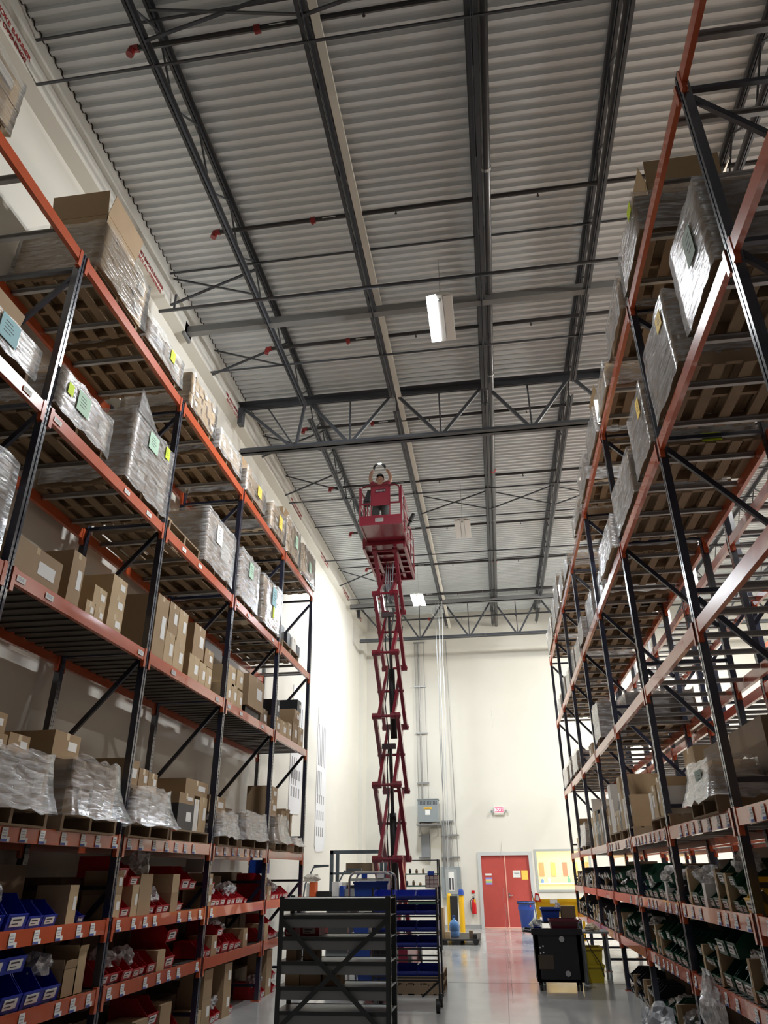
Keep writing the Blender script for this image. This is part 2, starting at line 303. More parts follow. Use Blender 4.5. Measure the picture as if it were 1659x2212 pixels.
def girder(y,zt,zb,label,nj):
    t=thing('truss_girder',label,'truss',(0,y,0)); xe=JX[nj-1]+.9
    kids(t,'top_chord',MB().box(-4.8,xe,y-.13,y-.012,zt-.012,zt).box(-4.8,xe,y+.012,y+.13,zt-.012,zt).box(-4.8,xe,y-.024,y-.012,zt-.14,zt).box(-4.8,xe,y+.012,y+.024,zt-.14,zt),steelm)
    kids(t,'bottom_chord',MB().box(-4.7,xe,y-.11,y-.012,zb,zb+.012).box(-4.7,xe,y+.012,y+.11,zb,zb+.012).box(-4.7,xe,y-.024,y-.012,zb,zb+.11).box(-4.7,xe,y+.012,y+.024,zb,zb+.11),steelm)
    kids(t,'wall_seat',MB().box(-4.8,-4.7,y-.08,y+.08,zt-.5,zt-.1),steelm)
    xs=[-4.75]+JX[:nj]
    for i in range(len(xs)-1):
        a,b=xs[i],xs[i+1]; m=(a+b)/2+(.45 if i==0 else 0)
        kids(t,'diagonal_brace',MB().bar((a+.05,y,zt-.1),(m-.06,y,zb+.08),.05,.06),steelm); kids(t,'diagonal_brace',MB().bar((m+.06,y,zb+.08),(b-.05,y,zt-.1),.05,.06),steelm)
        kids(t,'vertical_brace',MB().bar(((m+(-.6 if i==0 else 0)),y,zt-.12),(m,y,zb+.1),.03,.03),steelm)
    return t
girder(GY1,10.62,9.42,'nearer dark roof truss spanning across the aisle',6); girder(GY2,10.98,9.52,'farther dark roof truss near the back wall',9)
# bridging lines between joists
BR=0
def bridge(y,z,x0=-4.8,x1=4.2,h=.03):
    global BR; o=MB().box(x0,x1,y-.012,y+.012,z,z+h).ob('bridging_bar',steelm); tag(o,'thin dark bridging bar crossing under the roof deck, %s from the camera'%nth(BR),'bridging bar','bridging bars across the joists'); BR+=1
for y,z in ((4.55,DZ(4.5)-.14),(4.75,DZ(4.7)-.68),(8.45,DZ(8.4)-.12),(9.9,DZ(9.9)-.12),(10.5,DZ(10.5)-.66),(13.4,DZ(13)-.66),(14.3,DZ(14)-.12),(16.2,DZ(16)-.66),(19.0,DZ(19)-.12),(20.4,DZ(20.5)-.66),(22.4,DZ(22)-.12),(24.2,DZ(24)-.66)): bridge(y,z,x1=4.2 if y<12 else 11)
CB=0
for y,ks in ((4.45,(1,2)),(8.6,(0,)),(10.55,(0,)),(13.75,(0,)),(15.75,(0,)),(17.45,(2,3,4)),(22.7,(0,))):
    for k in ks:
        xs=[-4.8]+JX; a,b=xs[k],xs[k+1]
        t=thing('cross_bracing','pair of crossed thin steel braces in the roof, %s from the camera'%nth(CB),'cross brace',(a,y,DZ(y)),'crossed braces under the roof'); CB+=1
        kids(t,'brace_rod',MB().bar((a,y,DZ(y)-.08),(b,y+.03,DZ(y)-.62),.026,.026),steelm); kids(t,'brace_rod',MB().bar((a,y+.03,DZ(y)-.64),(b,y,DZ(y)-.08),.032,.032),steelm)
# grey tubes, electrical conduit, sprinkler main and branches
tag(MB().box(-4.85,12,9.33,9.36,10.22,10.36).box(-4.85,12,9.36,9.45,10.22,10.235).box(-4.85,-4.8,9.25,9.52,10.14,10.42).ob('roof_strut',mat('mid_grey_paint',(.20,.20,.20),.5)),'wide flat grey strut crossing the roof before the first truss','roof strut')
tag(MB().box(-4.85,12,24.9,24.95,10.42,10.58).box(-4.85,12,24.9,25.05,10.42,10.435).ob('roof_strut',MT['mid_grey_paint']),'wide flat grey strut crossing the roof before the second truss','roof strut')
tag(MB().tube([(-4.85,8.4,9.88),(12,8.4,9.93)],.028).lathe([(0,0),(.02,0),(.02,.3),(0,.3)],(-4.6,8.4,9.9),8).ob('roof_pipe',steelm),'long dark pipe under the joists crossing above the lit fixture','pipe')
tag(MB().bar((-1.40,-1,10.35),(-1.40,28.45,10.62),.10,.06).ob('cable_duct',mat('beige_duct',(.78,.74,.66),.5)),'beige square duct running along the second joist','duct')
mp=thing('sprinkler_main','large dark sprinkler main running along the third joist','pipe',(.46,0,10.4)); kids(mp,'main_pipe',MB().tube([(.47,-1.5,10.26),(.47,28.45,10.62)],.062,14),mat('dark_pipe',(.11,.11,.115),.32,metal=.5),True)
for y in (4.4,6.9,9.4,11.6,15.5,18.3,21.5,24.6,27.6): kids(mp,'pipe_clamp',MB().tube([(.47,y-.025,10.28+.0125*y),(.47,y+.025,10.28+.0125*y)],.073,14),firered if y in(15.5,21.5,27.6) else galv)
blackpipe=mat('black_pipe',(.035,.033,.034),.4)
for i in range(9):
    y=4.7+i*2.77; z=10.42+.012*i; t=thing('sprinkler_branch','black sprinkler branch pipe with red fittings, %s from the camera'%nth(i),'sprinkler pipe',(-3.6,y,z),'sprinkler branch pipes under the roof')
    kids(t,'branch_pipe',MB().tube([(-3.58,y,z),(12 if i>3 else 4.5,y,z+.05)],.034,8),blackpipe)
    kids(t,'end_elbow',MB().tube([(-3.54,y,z),(-3.62,y,z),(-3.64,y,z-.10)],.046,8),mat('dull_red_fitting',(.26,.018,.018),.4))
    kids(t,'pipe_tag',MB().box(-1.95,-1.75,y-.03,y-.026,z-.012,z+.02),paperm)
    for x in (-2.1,-.85,1.2,3.2):
        kids(t,'sprinkler_head',MB().tube([(x,y,z-.02),(x,y,z-.07)],.010,6).lathe([(0,0),(.02,0),(.02,-.006),(0,-.006)],(x,y,z-.07),8),mat('dull_red_fitting',(.26,.018,.018),.4) if x==-2.1 else blackpipe)
    kids(t,'grooved_coupling',MB().tube([(-2.13,y,z),(-2.06,y,z)],.05,10),mat('dull_red_fitting',(.26,.018,.018),.4))
# stencilled lettering on the left wall band
for i,(y,z) in enumerate(((4.0,10.22),(7.75,10.2),(11.9,10.32),(16.9,10.52),(20.4,10.48),(23.9,10.6),(26.5,10.65))):
    t=thing('wall_lettering','red stencilled two-line lettering on upper left wall, %s from the camera'%nth(i),'lettering',(-4.79,y,z),'red stencilled lettering on the left wall')
    text('text_line','FIRE AND SMOKE BARRIER',.095,stencil,(-4.797,y,z+.055),(PI/2,0,PI/2),t); text('text_line','PROTECT ALL OPENINGS',.09,stencil,(-4.797,y,z-.055),(PI/2,0,PI/2),t)
# ------------------------------------------------------------------ pallet racks
LY=[2.39,4.94,7.51,10.07,12.62,15.02]; RY=[1.35,3.92,6.47,9.03,11.6,14.17,16.7,19.2,21.55]
LL=dict(A=7.31,B=5.46,C=3.90,D=2.00,E=1.27,F=.71); RL=dict(A=7.26,B=5.46,C=3.60,D=2.07,E=1.34,F=.72)
DEP=1.07; PW=.078
def rack(name_label,xf,s,Ys,Z,decks,bars,top=7.40,labels=(),grp=None,nb=4):
    """xf: aisle face, s: +1 when the rack faces +x (left rack), depth runs to -s"""
    t=thing('pallet_rack',name_label,'pallet rack',(xf,Ys[0],0),grp); xb=xf-s*DEP; cache={}
    for fi,y in enumerate(Ys):
        f=bpy.data.objects.new('upright_frame',None); C.objects.link(f); f.parent=t; f.location=(0,y-Ys[0],0)
        if 'post' not in cache:
            pm=MB().box(-.0015*s,-.07*s,-PW/2,-.008,0,top).box(-.0015*s,-.07*s,.008,PW/2,0,top).box(-.012*s,-.07*s,-.008,.008,0,top)
            cache['post']=pm.data('post',postm); cache['rear']=MB().box(0,-.07*s,-PW/2,PW/2,0,top).data('post',postm)
            cache['foot']=MB().box(.02*s,-.11*s,-.07,.07,0,.012).data('foot_plate',orangem)
            cache['h']=MB().box(-.07*s,-(DEP-.07)*s,-.02,.02,-.02,.02).data('horizontal_brace',navym)
            cache['d']=MB().bar((-.07*s,0,0),(-(DEP-.07)*s,0,-1.08),.035,.05).data('diagonal_brace',navym)
        link('post',cache['post'],f); link('post',cache['rear'],f,loc=(-(DEP-.07)*s,0,0)); link('foot_plate',cache['foot'],f); link('foot_plate',cache['foot'],f,loc=(-(DEP-.09)*s,0,0))
        for z in (.2,1.6,2.35,3.95,5.55,7.2): link('horizontal_brace',cache['h'],f,loc=(0,0,z))
        for z in (7.1,5.45,3.88,1.55): link('diagonal_brace',cache['d'],f,loc=(0,0,z))
    nl=0; left=MB()
    for b in range(len(Ys)-1):
        ya,yb=Ys[b]+PW/2,Ys[b+1]-PW/2; Lb=yb-ya
        for k,z in Z.items():
            key=('beam',round(Lb,2))
            if key not in cache:
                m=MB().box(0,-.045*s,0,Lb,-.06,.05).box(-.0*s,-.02*s,0,Lb,.05,.062)
                for e,d in ((0,1),(Lb,-1)): m.box(.006*s,-.035*s,e,e+d*.045,-.13,.075).box(.006*s,-.05*s,e-d*.0,e-d*(-.005),-.13,.075)
                cache[key]=m.data('beam',orangem)
            fb=link('beam',cache[key],t,loc=(.004*s,ya-Ys[0],z)); link('beam',cache[key],t,loc=(-(DEP-.045)*s,ya-Ys[0],z))
            if k in decks:
                key=('deck',round(Lb,2))
                if key not in cache:
                    dm=MB(); nn=14
                    for i in range(nn): dm.box(-.045*s,-(DEP-.05)*s,Lb*i/nn,Lb*(i+.55)/nn,.03,.045).box(-.045*s,-(DEP-.05)*s,Lb*(i+.55)/nn,Lb*(i+1)/nn,.045,.052)
                    cache[key]=dm.data('shelf_deck',deckdark)
                link('shelf_deck',cache[key],t,loc=(0,ya-Ys[0],z))
            if k in bars:
                if 'bar' not in cache: cache['bar']=MB().box(-.045*s,-(DEP-.05)*s,-.02,.02,.012,.05).box(-.045*s,-(DEP-.05)*s,-.045,.045,.045,.052).data('cross_bar',galv)
                for j in range(nb): link('cross_bar',cache['bar'],fb,loc=(0,Lb*(j+.5)/nb,0))
            if k in labels:
                rnd=random.Random(b*31+ord(k)); yy=ya+.12
                while yy<yb-.12:
                    if rnd.random()<(.85 if k in 'DEF' else .55):
                        if k in 'DEF': w_,h_=.075,.10
                        else: w_,h_=.12,.05
                        if nl<96:
                            kk=('lab',w_)
                            if kk not in cache:
                                m=MB().use(paperm).box(.0055*s,.008*s,-w_/2,w_/2,-h_/2,h_/2)
                                if w_<.1: m.box(.0055*s,.0082*s,w_/2,w_/2+.035,-h_/2,-h_/2+.035).use(bluep).box(.008*s,.0086*s,-w_/2,w_/2,-h_/2,-h_/2+.018)
                                m.use(mat('label_print',(.35,.36,.40),.7))
                                for q in range(3): m.box(.008*s,.0086*s,-w_*.35,w_*.3,h_*(.33-.2*q),h_*(.25-.2*q))
                                cache[kk]=m.data('shelf_label',paperm)
                            link('shelf_label',cache[kk],fb,loc=(0,yy-ya,-.005))
                        else: left.box(.0095*s,.012*s,yy-Ys[0]-w_/2,yy-Ys[0]+w_/2,z-.055,z+.045)
                        nl+=1
                    yy+=rnd.choice((.24,.27,.33)) if k in 'DEF' else rnd.choice((.42,.55))
    if left.v: o=left.ob('shelf_label',paperm,t); o['kind']='stuff'; o['label']='white shelf labels on the farther beams'
    return t
rack('long orange and navy pallet rack along the left wall',-3.77,1,LY,LL,'CEF','ABD',labels='BCDEF')
rack('long orange and navy pallet rack on the right side of the aisle',1.83,-1,RY,RL,'EF','ABCD',labels='DEF')
rack('mostly empty orange and navy rack standing back to back with the right rack',4.24,1,RY,dict(A=7.26,B=5.46,C=3.6,D=2.07),'','ABCD',nb=7)
rack('distant orange and navy rack across the next aisle on the right',7.7,-1,RY[2:],dict(A=7.3,B=5.7,C=4.1,D=2.5,E=1.2),'','ABCD',nb=7)
# ------------------------------------------------------------------ pallets and loads
def palletmesh(w_,d):   # w_ along y, d along x, centred, z from 0
    top=MB(); nb=7
    for i in range(nb):
        y0=-w_/2+i*(w_-.10)/(nb-1); top.box(-d/2,d/2,y0,y0+.10,.122,.14) if False else top.box(-d/2+i*(d-.1)/(nb-1),-d/2+i*(d-.1)/(nb-1)+.10,-w_/2,w_/2,.122,.14)
    st=MB().box(-d/2,d/2,-.02,.02,.018,.122)
    bot=MB()
    for x in (-d/2,-d/4-.05,d/4-.05,d/2-.1,-.05): bot.box(x,x+.1,-w_/2,w_/2,0,.018)
    return top.data('deck_boards',woodm),bot.data('bottom_boards',woodm),st.data('stringer',woodm)
PM={}
def pallet(x,y,z,w_,label,d=1.0,grp='wooden pallets on the racks'):
    k=(round(w_,1),round(d,2))
    if k not in PM: PM[k]=palletmesh(k[0],d)
    t=thing('wooden_pallet',label,'pallet',(x,y,z),grp,world=False)
    for me in PM[k][:2]: link(me.name.split('.')[0],me,t,loc=(0,0,0))
    for yy in (-k[0]/2+.02,0,k[0]/2-.02): link('stringer',PM[k][2],t,loc=(0,yy,0))
    return t
def shell(x0,x1,y0,y1,z0,z1,flare,rnd,top=True):
    """crumpled stretch film around a box; the skirt flares towards the pallet edges"""
    m=MB(); nz=9; per=[]; n1=8
    for i in range(n1): per.append((x0,y0+(y1-y0)*i/n1))
    for i in range(n1): per.append((x0+(x1-x0)*i/n1,y1))
    for i in range(n1): per.append((x1,y1-(y1-y0)*i/n1))
    for i in range(n1): per.append((x1-(x1-x0)*i/n1,y0))
    cx,cy_=(x0+x1)/2,(y0+y1)/2; N=len(per); vs=[]
    for k in range(nz+1):
        t_=k/nz; z=z0+(z1-z0)*t_; fl_=flare*(1-t_)**2.2
        for (px,py) in per:
            j=rnd.uniform(-.004,.004); ux=1+ (fl_+j)/(abs(x1-x0)/2); uy=1+(fl_+j)/(abs(y1-y0)/2)
            zz=z+(rnd.uniform(-.02,.03) if k in (0,nz) else 0)
            vs.append((cx+(px-cx)*ux,cy_+(py-cy_)*uy,zz))
    fs=[(k*N+i,k*N+(i+1)%N,(k+1)*N+(i+1)%N,(k+1)*N+i) for k in range(nz) for i in range(N)]
    m.add(vs,fs)
    return m
CM={'c':card,'p':card2,'d':card3,'w':whitebox,'k':blackbox}
def load(xf,s,y0,y1,z,h,label,ny=3,nz=3,c='p',fm=None,dep=.98,flare=.0,sheets=(),setback=.02,h2=None,pal=True,plabel=None,peak=None):
    """xf rack face; carton block whose aisle side stands at xf+s*... ; z= shelf top"""
    rnd=random.Random(int(y0*100)+int(z*10)); wd=y1-y0; xa=xf+s*(.03-setback); xc=xa-s*dep
    if pal: pallet(xa-s*(.55 if flare<.05 else .47),(y0+y1)/2,z,wd if flare<.05 else wd+.1,plabel or ('pallet under the '+label)); zb=z+.14
    else: zb=z
    t=thing('wrapped_load' if fm else 'carton_stack',label,'pallet load',((xa+xc)/2,(y0+y1)/2,zb),None)
    nx=2
    for j in range(ny):
        for k in range(nz):
            ya=y0+wd*j/ny; yb=y0+wd*(j+1)/ny; hh=h*(k+1)/nz
            if h2 and k==nz-1 and j>=ny//2: continue
            m=MB().use(CM[c]).box(xa-s*rnd.uniform(.0,.03),xc,ya+.004,yb-.004,zb+h*k/nz+.002,zb+hh-.002)
            m.use(tapem).box(xa+s*.001,xc,(ya+yb)/2-.025,(ya+yb)/2+.025,zb+hh-.003,zb+hh-.0005).box(xa-s*.001,xa+s*.001,(ya+yb)/2-.025,(ya+yb)/2+.025,zb+hh-.07,zb+hh-.002)
            if rnd.random()<.55: m.use(paperm).box(xa,xa+s*.0025,ya+wd/ny*.55,ya+wd/ny*.85,zb+h*(k+.3)/nz,zb+h*(k+.7)/nz)
            sub('carton',m,None,t)
    if fm: 
        o=sub('stretch_film',shell(min(xa,xc)-.02,max(xa,xc)+.02,y0-.015,y1+.015,(zb-.085 if flare<.05 else zb-.03) if pal else zb,zb+h*(1 if not h2 else (nz-1)/nz)+.03,flare,rnd),fm,t); o.data.polygons.foreach_set('use_smooth',[True]*len(o.data.polygons))
    if peak:
        sub('film_peak',MB().prism([(peak[0],zb+h),(peak[1],zb+h),(peak[0]+.03,zb+h+peak[2])],'x',xa+s*.02,xa+s*.035),filmm,t)
    for q,(m_,ys,zs,w_,hh) in enumerate(sheets):
        nm={'lime_paper':'lime_tag'}.get(m_.name,'paper_sheet'); mm=MB().use(m_).box(xa+s*.03,xa+s*.034,ys-w_/2,ys+w_/2,zs-hh/2,zs+hh/2)
        mm.use(inkm)
        if hh>.15:
            for r_ in range(4): mm.box(xa+s*.034,xa+s*.035,ys-w_*.3,ys+w_*(.1+.06*(r_%3)),zs+hh*(.28-.15*r_),zs+hh*(.25-.15*r_))
        o=sub(nm,mm,None,t); o['label']=m_.name.replace('_',' ')
    return t
def carton(x0,x1,y0,y1,z0,z1,c,label,s,openf=0,lab=True,grp=None,tape=True,cat='cardboard box'):
    t=thing('cardboard_box',label,cat,((x0+x1)/2,(y0+y1)/2,z0),grp)
    xa=max(x0,x1) if s>0 else min(x0,x1); m=CM[c]
    if openf:
        b=MB(); X0,X1=min(x0,x1),max(x0,x1); th=.006
        b.box(X0,X1,y0,y1,z0,z0+th).box(X0,X0+th,y0,y1,z0,z1).box(X1-th,X1,y0,y1,z0,z1).box(X0,X1,y0,y0+th,z0,z1).box(X0,X1,y1-th,y1,z0,z1); sub('box_body',b,m,t)
        fh=min((y1-y0),(X1-X0))*.5*openf
        for p in ((X0,0,-1),(X1,0,1)): sub('box_flap',MB().bar((p[0],(y0+y1)/2,z1),(p[0]+p[2]*fh*(.18 if s*p[2]>0 else .5),(y0+y1)/2,z1+fh*.9),y1-y0,th,up=(p[2],0,-1)),m,t)
        sub('box_flap',MB().bar(((X0+X1)/2,y0,z1),((X0+X1)/2,y0-fh*.2,z1+fh),X1-X0,th,up=(0,1,0)),m,t)
    else: sub('box_body',MB().box(x0,x1,y0,y1,z0,z1),m,t)
    if tape and not openf and c!='k': sub('packing_tape',MB().box(x0,x1,(y0+y1)/2-.025,(y0+y1)/2+.025,z1,z1+.001).box(xa,xa+s*.001,(y0+y1)/2-.025,(y0+y1)/2+.025,z1-.06,z1+.001),tapem,t)
    if lab: sub('shipping_label',MB().box(xa,xa+s*.002,y0+(y1-y0)*.55,y0+(y1-y0)*.88,z0+(z1-z0)*.35,z0+(z1-z0)*.7),paperm,t)
    return t
X=-3.77; T=.055; ZA,ZB,ZC,ZD=[LL[k]+T for k in 'ABCD']
top='top shelf of the left rack'
# --- left rack, top shelf
load(X,1,2.9,3.6,ZA,.55,'wrapped load cut off by the left picture edge, top left shelf',1,2,'p',filmm)
load(X,1,5.16,6.19,ZA,.60,'film-wrapped tan carton load on the top left shelf just past the nearest post',2,2,'p',filmm,flare=.02)
carton(-4.5,-3.82,5.22,5.9,ZA+.745,ZA+.94,'c','large open box with raised flaps topping the nearest wrapped left load',1,openf=.9,lab=False)
load(X,1,6.28,7.33,ZA,.30,'low white wrapped load with a lime tag on the top left shelf',2,1,'c',filmw,sheets=((limem,6.98,ZA+.33,.12,.16),),flare=.01)
load(X,1,7.66,8.60,ZA,.48,'film-wrapped tan load on the top left shelf beyond the second post',3,3,'p',filmm)
load(X,1,8.80,9.80,ZA,.27,'low crumpled wrapped load before the third post, top left shelf',3,1,'p',filmw)
for i,(a,b,h) in enumerate(((8.75,9.05,.52),(9.12,9.42,.47),(9.5,9.85,.44))): carton(-4.6,-4.1,a,b,ZA+.41,ZA+.14+h,'c','open-flapped box rising behind the low wrapped load, %s from the camera'%nth(i),1,openf=1,lab=False)
load(X,1,10.12,11.15,ZA,.34,'grey wrapped load with a yellow sheet, top left shelf',2,2,'c',filmm,sheets=((yellp,10.75,ZA+.33,.2,.2),))
carton(-4.55,-4.0,10.35,10.9,ZA+.5,ZA+.66,'c','open box standing on the load with the yellow sheet',1,openf=.8,lab=False)
load(X,1,11.62,12.50,ZA,.46,'wrapped carton load with a yellow sheet before the fourth post, top left shelf',2,3,'p',filmm,sheets=((yellp,12.1,ZA+.38,.2,.26),))
load(X,1,12.74,13.64,ZA,.68,'tall tan carton load with a green sheet, top left shelf',3,4,'p',filmm,sheets=((greenp,13.3,ZA+.5,.2,.26),))
carton(-4.4,-3.95,12.95,13.3,ZA+.83,ZA+1.0,'c','small open box on the tall tan carton load, top left shelf',1,openf=1,lab=False)
load(X,1,14.0,15.0,ZA,.68,'last wrapped carton load with a green sheet, far end of top left shelf',3,4,'p',filmm,sheets=((greenp,14.5,ZA+.42,.18,.24),))
# --- left rack, second shelf
load(X,1,3.55,4.64,ZB,.22,'white wrapped load with a blue sheet at the left picture edge, second shelf',2,1,'c',filmw,sheets=((bluepp,4.2,ZB+.25,.24,.22),))
carton(-4.6,-4.0,4.0,4.6,ZB+.37,ZB+.62,'c','brown box with an open flap above the load at the left picture edge',1,openf=.6,lab=False)
load(X,1,4.99,5.95,ZB,.34,'wrapped load with lime and pale green sheets, second shelf left',2,1,'c',filmw,sheets=((limem,5.14,ZB+.33,.09,.12),(greenp,5.38,ZB+.32,.22,.22)))
load(X,1,6.36,7.40,ZB,.80,'tall grey wrapped load with a green sheet and lime tag, second shelf left',2,3,'c',filmw,sheets=((greenp,6.85,ZB+.78,.24,.22),(limem,7.22,ZB+.86,.11,.16)),peak=(6.38,6.9,.32))
pallet(-4.27,8.1,ZB,1.0,'nearly empty wooden pallet on the second left shelf past the second post')
carton(-4.7,-4.1,7.75,8.35,ZB+.14,ZB+.5,'c','small tan boxes pile on the nearly empty pallet, second left shelf',1)
load(X,1,8.72,9.85,ZB,.72,'brown box load wrapped in film with a white sheet, second left shelf',1,1,'c',filmw,sheets=((paperm,9.15,ZB+.62,.22,.28),))
carton(-4.4,-3.95,9.35,9.6,ZB+.87,ZB+1.08,'p','small carton on the wrapped brown box load, second left shelf',1)
load(X,1,10.2,11.12,ZB,.72,'tall grey wrapped load with a green sheet beyond the third post',1,1,'c',filmw,sheets=((greenp,10.65,ZB+.66,.2,.26),))
load(X,1,11.45,12.5,ZB,.78,'wrapped load with a pale blue sheet and lime strip, second left shelf',2,3,'p',filmm,sheets=((bluepp,12.0,ZB+.68,.24,.34),(limem,12.0,ZB+.4,.08,.2)))
pallet(-4.27,13.4,ZB,1.2,'wooden pallet under the black cases at the end of the second left shelf')
for i,(a,b,x1_,h,c) in enumerate(((12.75,13.15,-3.85,.34,'k'),(13.2,13.45,-3.8,.28,'k'),(13.5,13.8,-3.78,.26,'w'),(13.85,14.1,-3.78,.2,'k'))): carton(-4.6,x1_,a,b,ZB+.14,ZB+.14+h,c,'%s case on the last pallet of the second left shelf, %s from the camera'%('grey' if c=='w' else 'black',nth(i)),1,lab=False,grp='cases at the end of the second left shelf')
# --- left rack, third shelf (solid deck)
load(X,1,3.9,4.72,ZC,.66,'tall film-wrapped load at the left picture edge, third left shelf',2,2,'c',filmw,pal=True)
carton(-4.55,-3.84,4.96,5.74,ZC,ZC+.34,'c','large brown box at the near end of the third left shelf',1)
carton(-4.6,-3.83,5.86,6.08,ZC,ZC+.55,'c','tall narrow taped box on the third left shelf',1)
st=[(6.2,6.36,0,.17),(6.37,6.55,0,.17),(6.3,6.55,.17,.36),(6.62,6.93,0,.2),(6.62,6.93,.2,.41),(6.62,6.93,.41,.6)]
for i,(a,b,z0,z1) in enumerate(st): carton(-4.3,-3.82,a,b,ZC+z0,ZC+z1,'p','small labelled carton in the stepped pile on the third left shelf, %s one'%nth(i),1,grp='stepped carton pile, third left shelf')
for i,(a,b,z0,z1,c) in enumerate(((7.7,8.02,0,.78,'c'),(8.03,8.3,0,.42,'p'),(8.31,8.62,0,.38,'p'),(8.05,8.33,.42,.8,'c'),(8.34,8.62,.38,.8,'p'),(8.8,9.15,0,.35,'p'),(9.16,9.4,0,.33,'p'),(9.41,9.62,0,.32,'p'),(8.86,9.25,.35,.78,'c'),(9.3,9.62,.33,.56,'c'))): carton(-4.4,-3.83,a,b,ZC+z0,ZC+z1,c,'carton stacked between the second and third posts, third left shelf, %s one'%nth(i),1,grp='cartons on the third left shelf, second bay')
for i,(a,b,z0,z1) in enumerate(((10.2,10.45,0,.3),(10.46,10.72,0,.33),(10.73,10.98,0,.3),(10.25,10.6,.3,.58),(10.65,10.95,.33,.6))): carton(-4.4,-3.83,a,b,ZC+z0,ZC+z1,'p','pale carton in the pile after the third post, third left shelf, %s one'%nth(i),1,grp='pale cartons on the third left shelf, third bay')
carton(-4.5,-3.8,11.15,11.95,ZC+.16,ZC+.66,'c','big brown box set on a black case, third left shelf',1)
carton(-4.4,-3.85,11.2,11.9,ZC,ZC+.16,'k','black case under the big brown box, third left shelf',1,lab=False)
carton(-4.4,-3.85,12.0,12.4,ZC,ZC+.3,'d','small dull carton before the fourth post, third left shelf',1)
for i,(a,b,z0,z1,c) in enumerate(((12.75,13.15,0,.3,'c'),(13.16,13.6,0,.3,'p'),(12.8,13.05,.3,.6,'k'),(13.65,13.95,0,.34,'p'),(14.0,14.4,0,.42,'c'),(14.45,14.85,0,.4,'p'),(14.1,14.5,.42,.68,'c'),(14.3,14.6,.68,.9,'k'))): carton(-4.4,-3.83,a,b,ZC+z0,ZC+z1,c,'%s in the mixed pile at the far end of the third left shelf, %s one'%('black carton' if c=='k' else 'carton',nth(i)),1,openf=.5 if i==4 else 0,grp='mixed cartons at the end of the third left shelf')
# --- left rack, fourth shelf (pallets above the bins)
load(X,1,5.12,6.02,ZD,.40,'white film-wrapped load with flared skirt at the left edge, fourth left shelf',2,1,'c',filmw,flare=.08)
for i,(a,b,z0,z1) in enumerate(((5.3,5.78,.56,.72),(5.35,5.72,.72,.88),(5.8,6.1,.58,.75))): carton(-4.6,-4.05,a,b,ZD+z0,ZD+z1,'c','brown box stacked behind the first wrapped load of the fourth left shelf, %s one'%nth(i),1)
load(X,1,6.35,7.22,ZD,.46,'brown carton load with clear flared film beside the second post, fourth left shelf',2,2,'c',filmm,flare=.14,dep=.6)
carton(-4.5,-3.95,6.3,6.75,ZD+.62,ZD+.85,'c','brown carton with taped end on the flared film load, fourth left shelf',1)
load(X,1,7.62,8.50,ZD,.34,'shiny white wrapped load with flared skirt, fourth left shelf second bay',2,1,'c',filmw,flare=.12,dep=.6)
for i,(a,b,z1) in enumerate(((7.6,7.95,.78),(7.97,8.2,.72),(8.21,8.45,.70))): carton(-4.4,-3.9,a,b,ZD+.50,ZD+z1,'c','tan carton standing on the shiny white wrapped load, %s one'%nth(i),1)
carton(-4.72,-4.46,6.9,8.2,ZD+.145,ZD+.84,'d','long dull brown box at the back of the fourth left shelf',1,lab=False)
pallet(-4.27,9.3,ZD,1.2,'bare-sided wooden pallet under the black carton, fourth left shelf')
for i,(a,b,z0,z1,c) in enumerate(((8.95,9.42,0,.30,'k'),(9.45,9.6,0,.38,'w'),(9.62,9.88,0,.42,'p'),(8.95,9.42,.30,.42,'c'),(9.1,9.85,.42,.60,'c'))): carton(-4.55,-3.82,a,b,ZD+.14+z0,ZD+.14+z1,c,'%s carton on the pallet before the third post, fourth left shelf, %s one'%({'k':'black','w':'white','p':'pale','c':'brown'}[c],nth(i)),1)
load(X,1,10.2,10.95,ZD,.26,'small film-wrapped load past the third post, fourth left shelf',2,1,'p',filmw,flare=.06,dep=.55)
carton(-4.5,-3.9,10.15,10.8,ZD+.42,ZD+.64,'c','brown carton on the small wrapped load past the third post',1)
load(X,1,11.2,12.35,ZD,.34,'brown box load with white film tail before the fourth post',2,1,'c',filmw,flare=.06,dep=.55)
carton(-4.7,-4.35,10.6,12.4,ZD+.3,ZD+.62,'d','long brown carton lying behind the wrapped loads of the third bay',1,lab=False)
load(X,1,12.95,13.6,ZD,.40,'wrapped base load under a tall carton column, fourth left shelf end',1,1,'c',filmm,flare=.12)
for i,(z0,z1) in enumerate(((.56,.82),(.82,1.04))): carton(-4.3,-3.9,12.95,13.45,ZD+z0,ZD+z1,'c',('lower','upper')[i]+' brown carton of the tall column on the fourth left shelf',1)
load(X,1,14.15,14.75,ZD,.10,'low white film bundle at the end of the fourth left shelf',1,1,'c',filmw,flare=.06)
for i,(a,b,h) in enumerate(((14.1,14.4,.4),(14.45,14.7,.46),(14.74,14.9,.42))): carton(-4.5,-4.0,a,b,ZD+.25,ZD+.25+h,'c','open brown carton on the last pallet of the fourth left shelf, %s one'%nth(i),1,openf=.5)
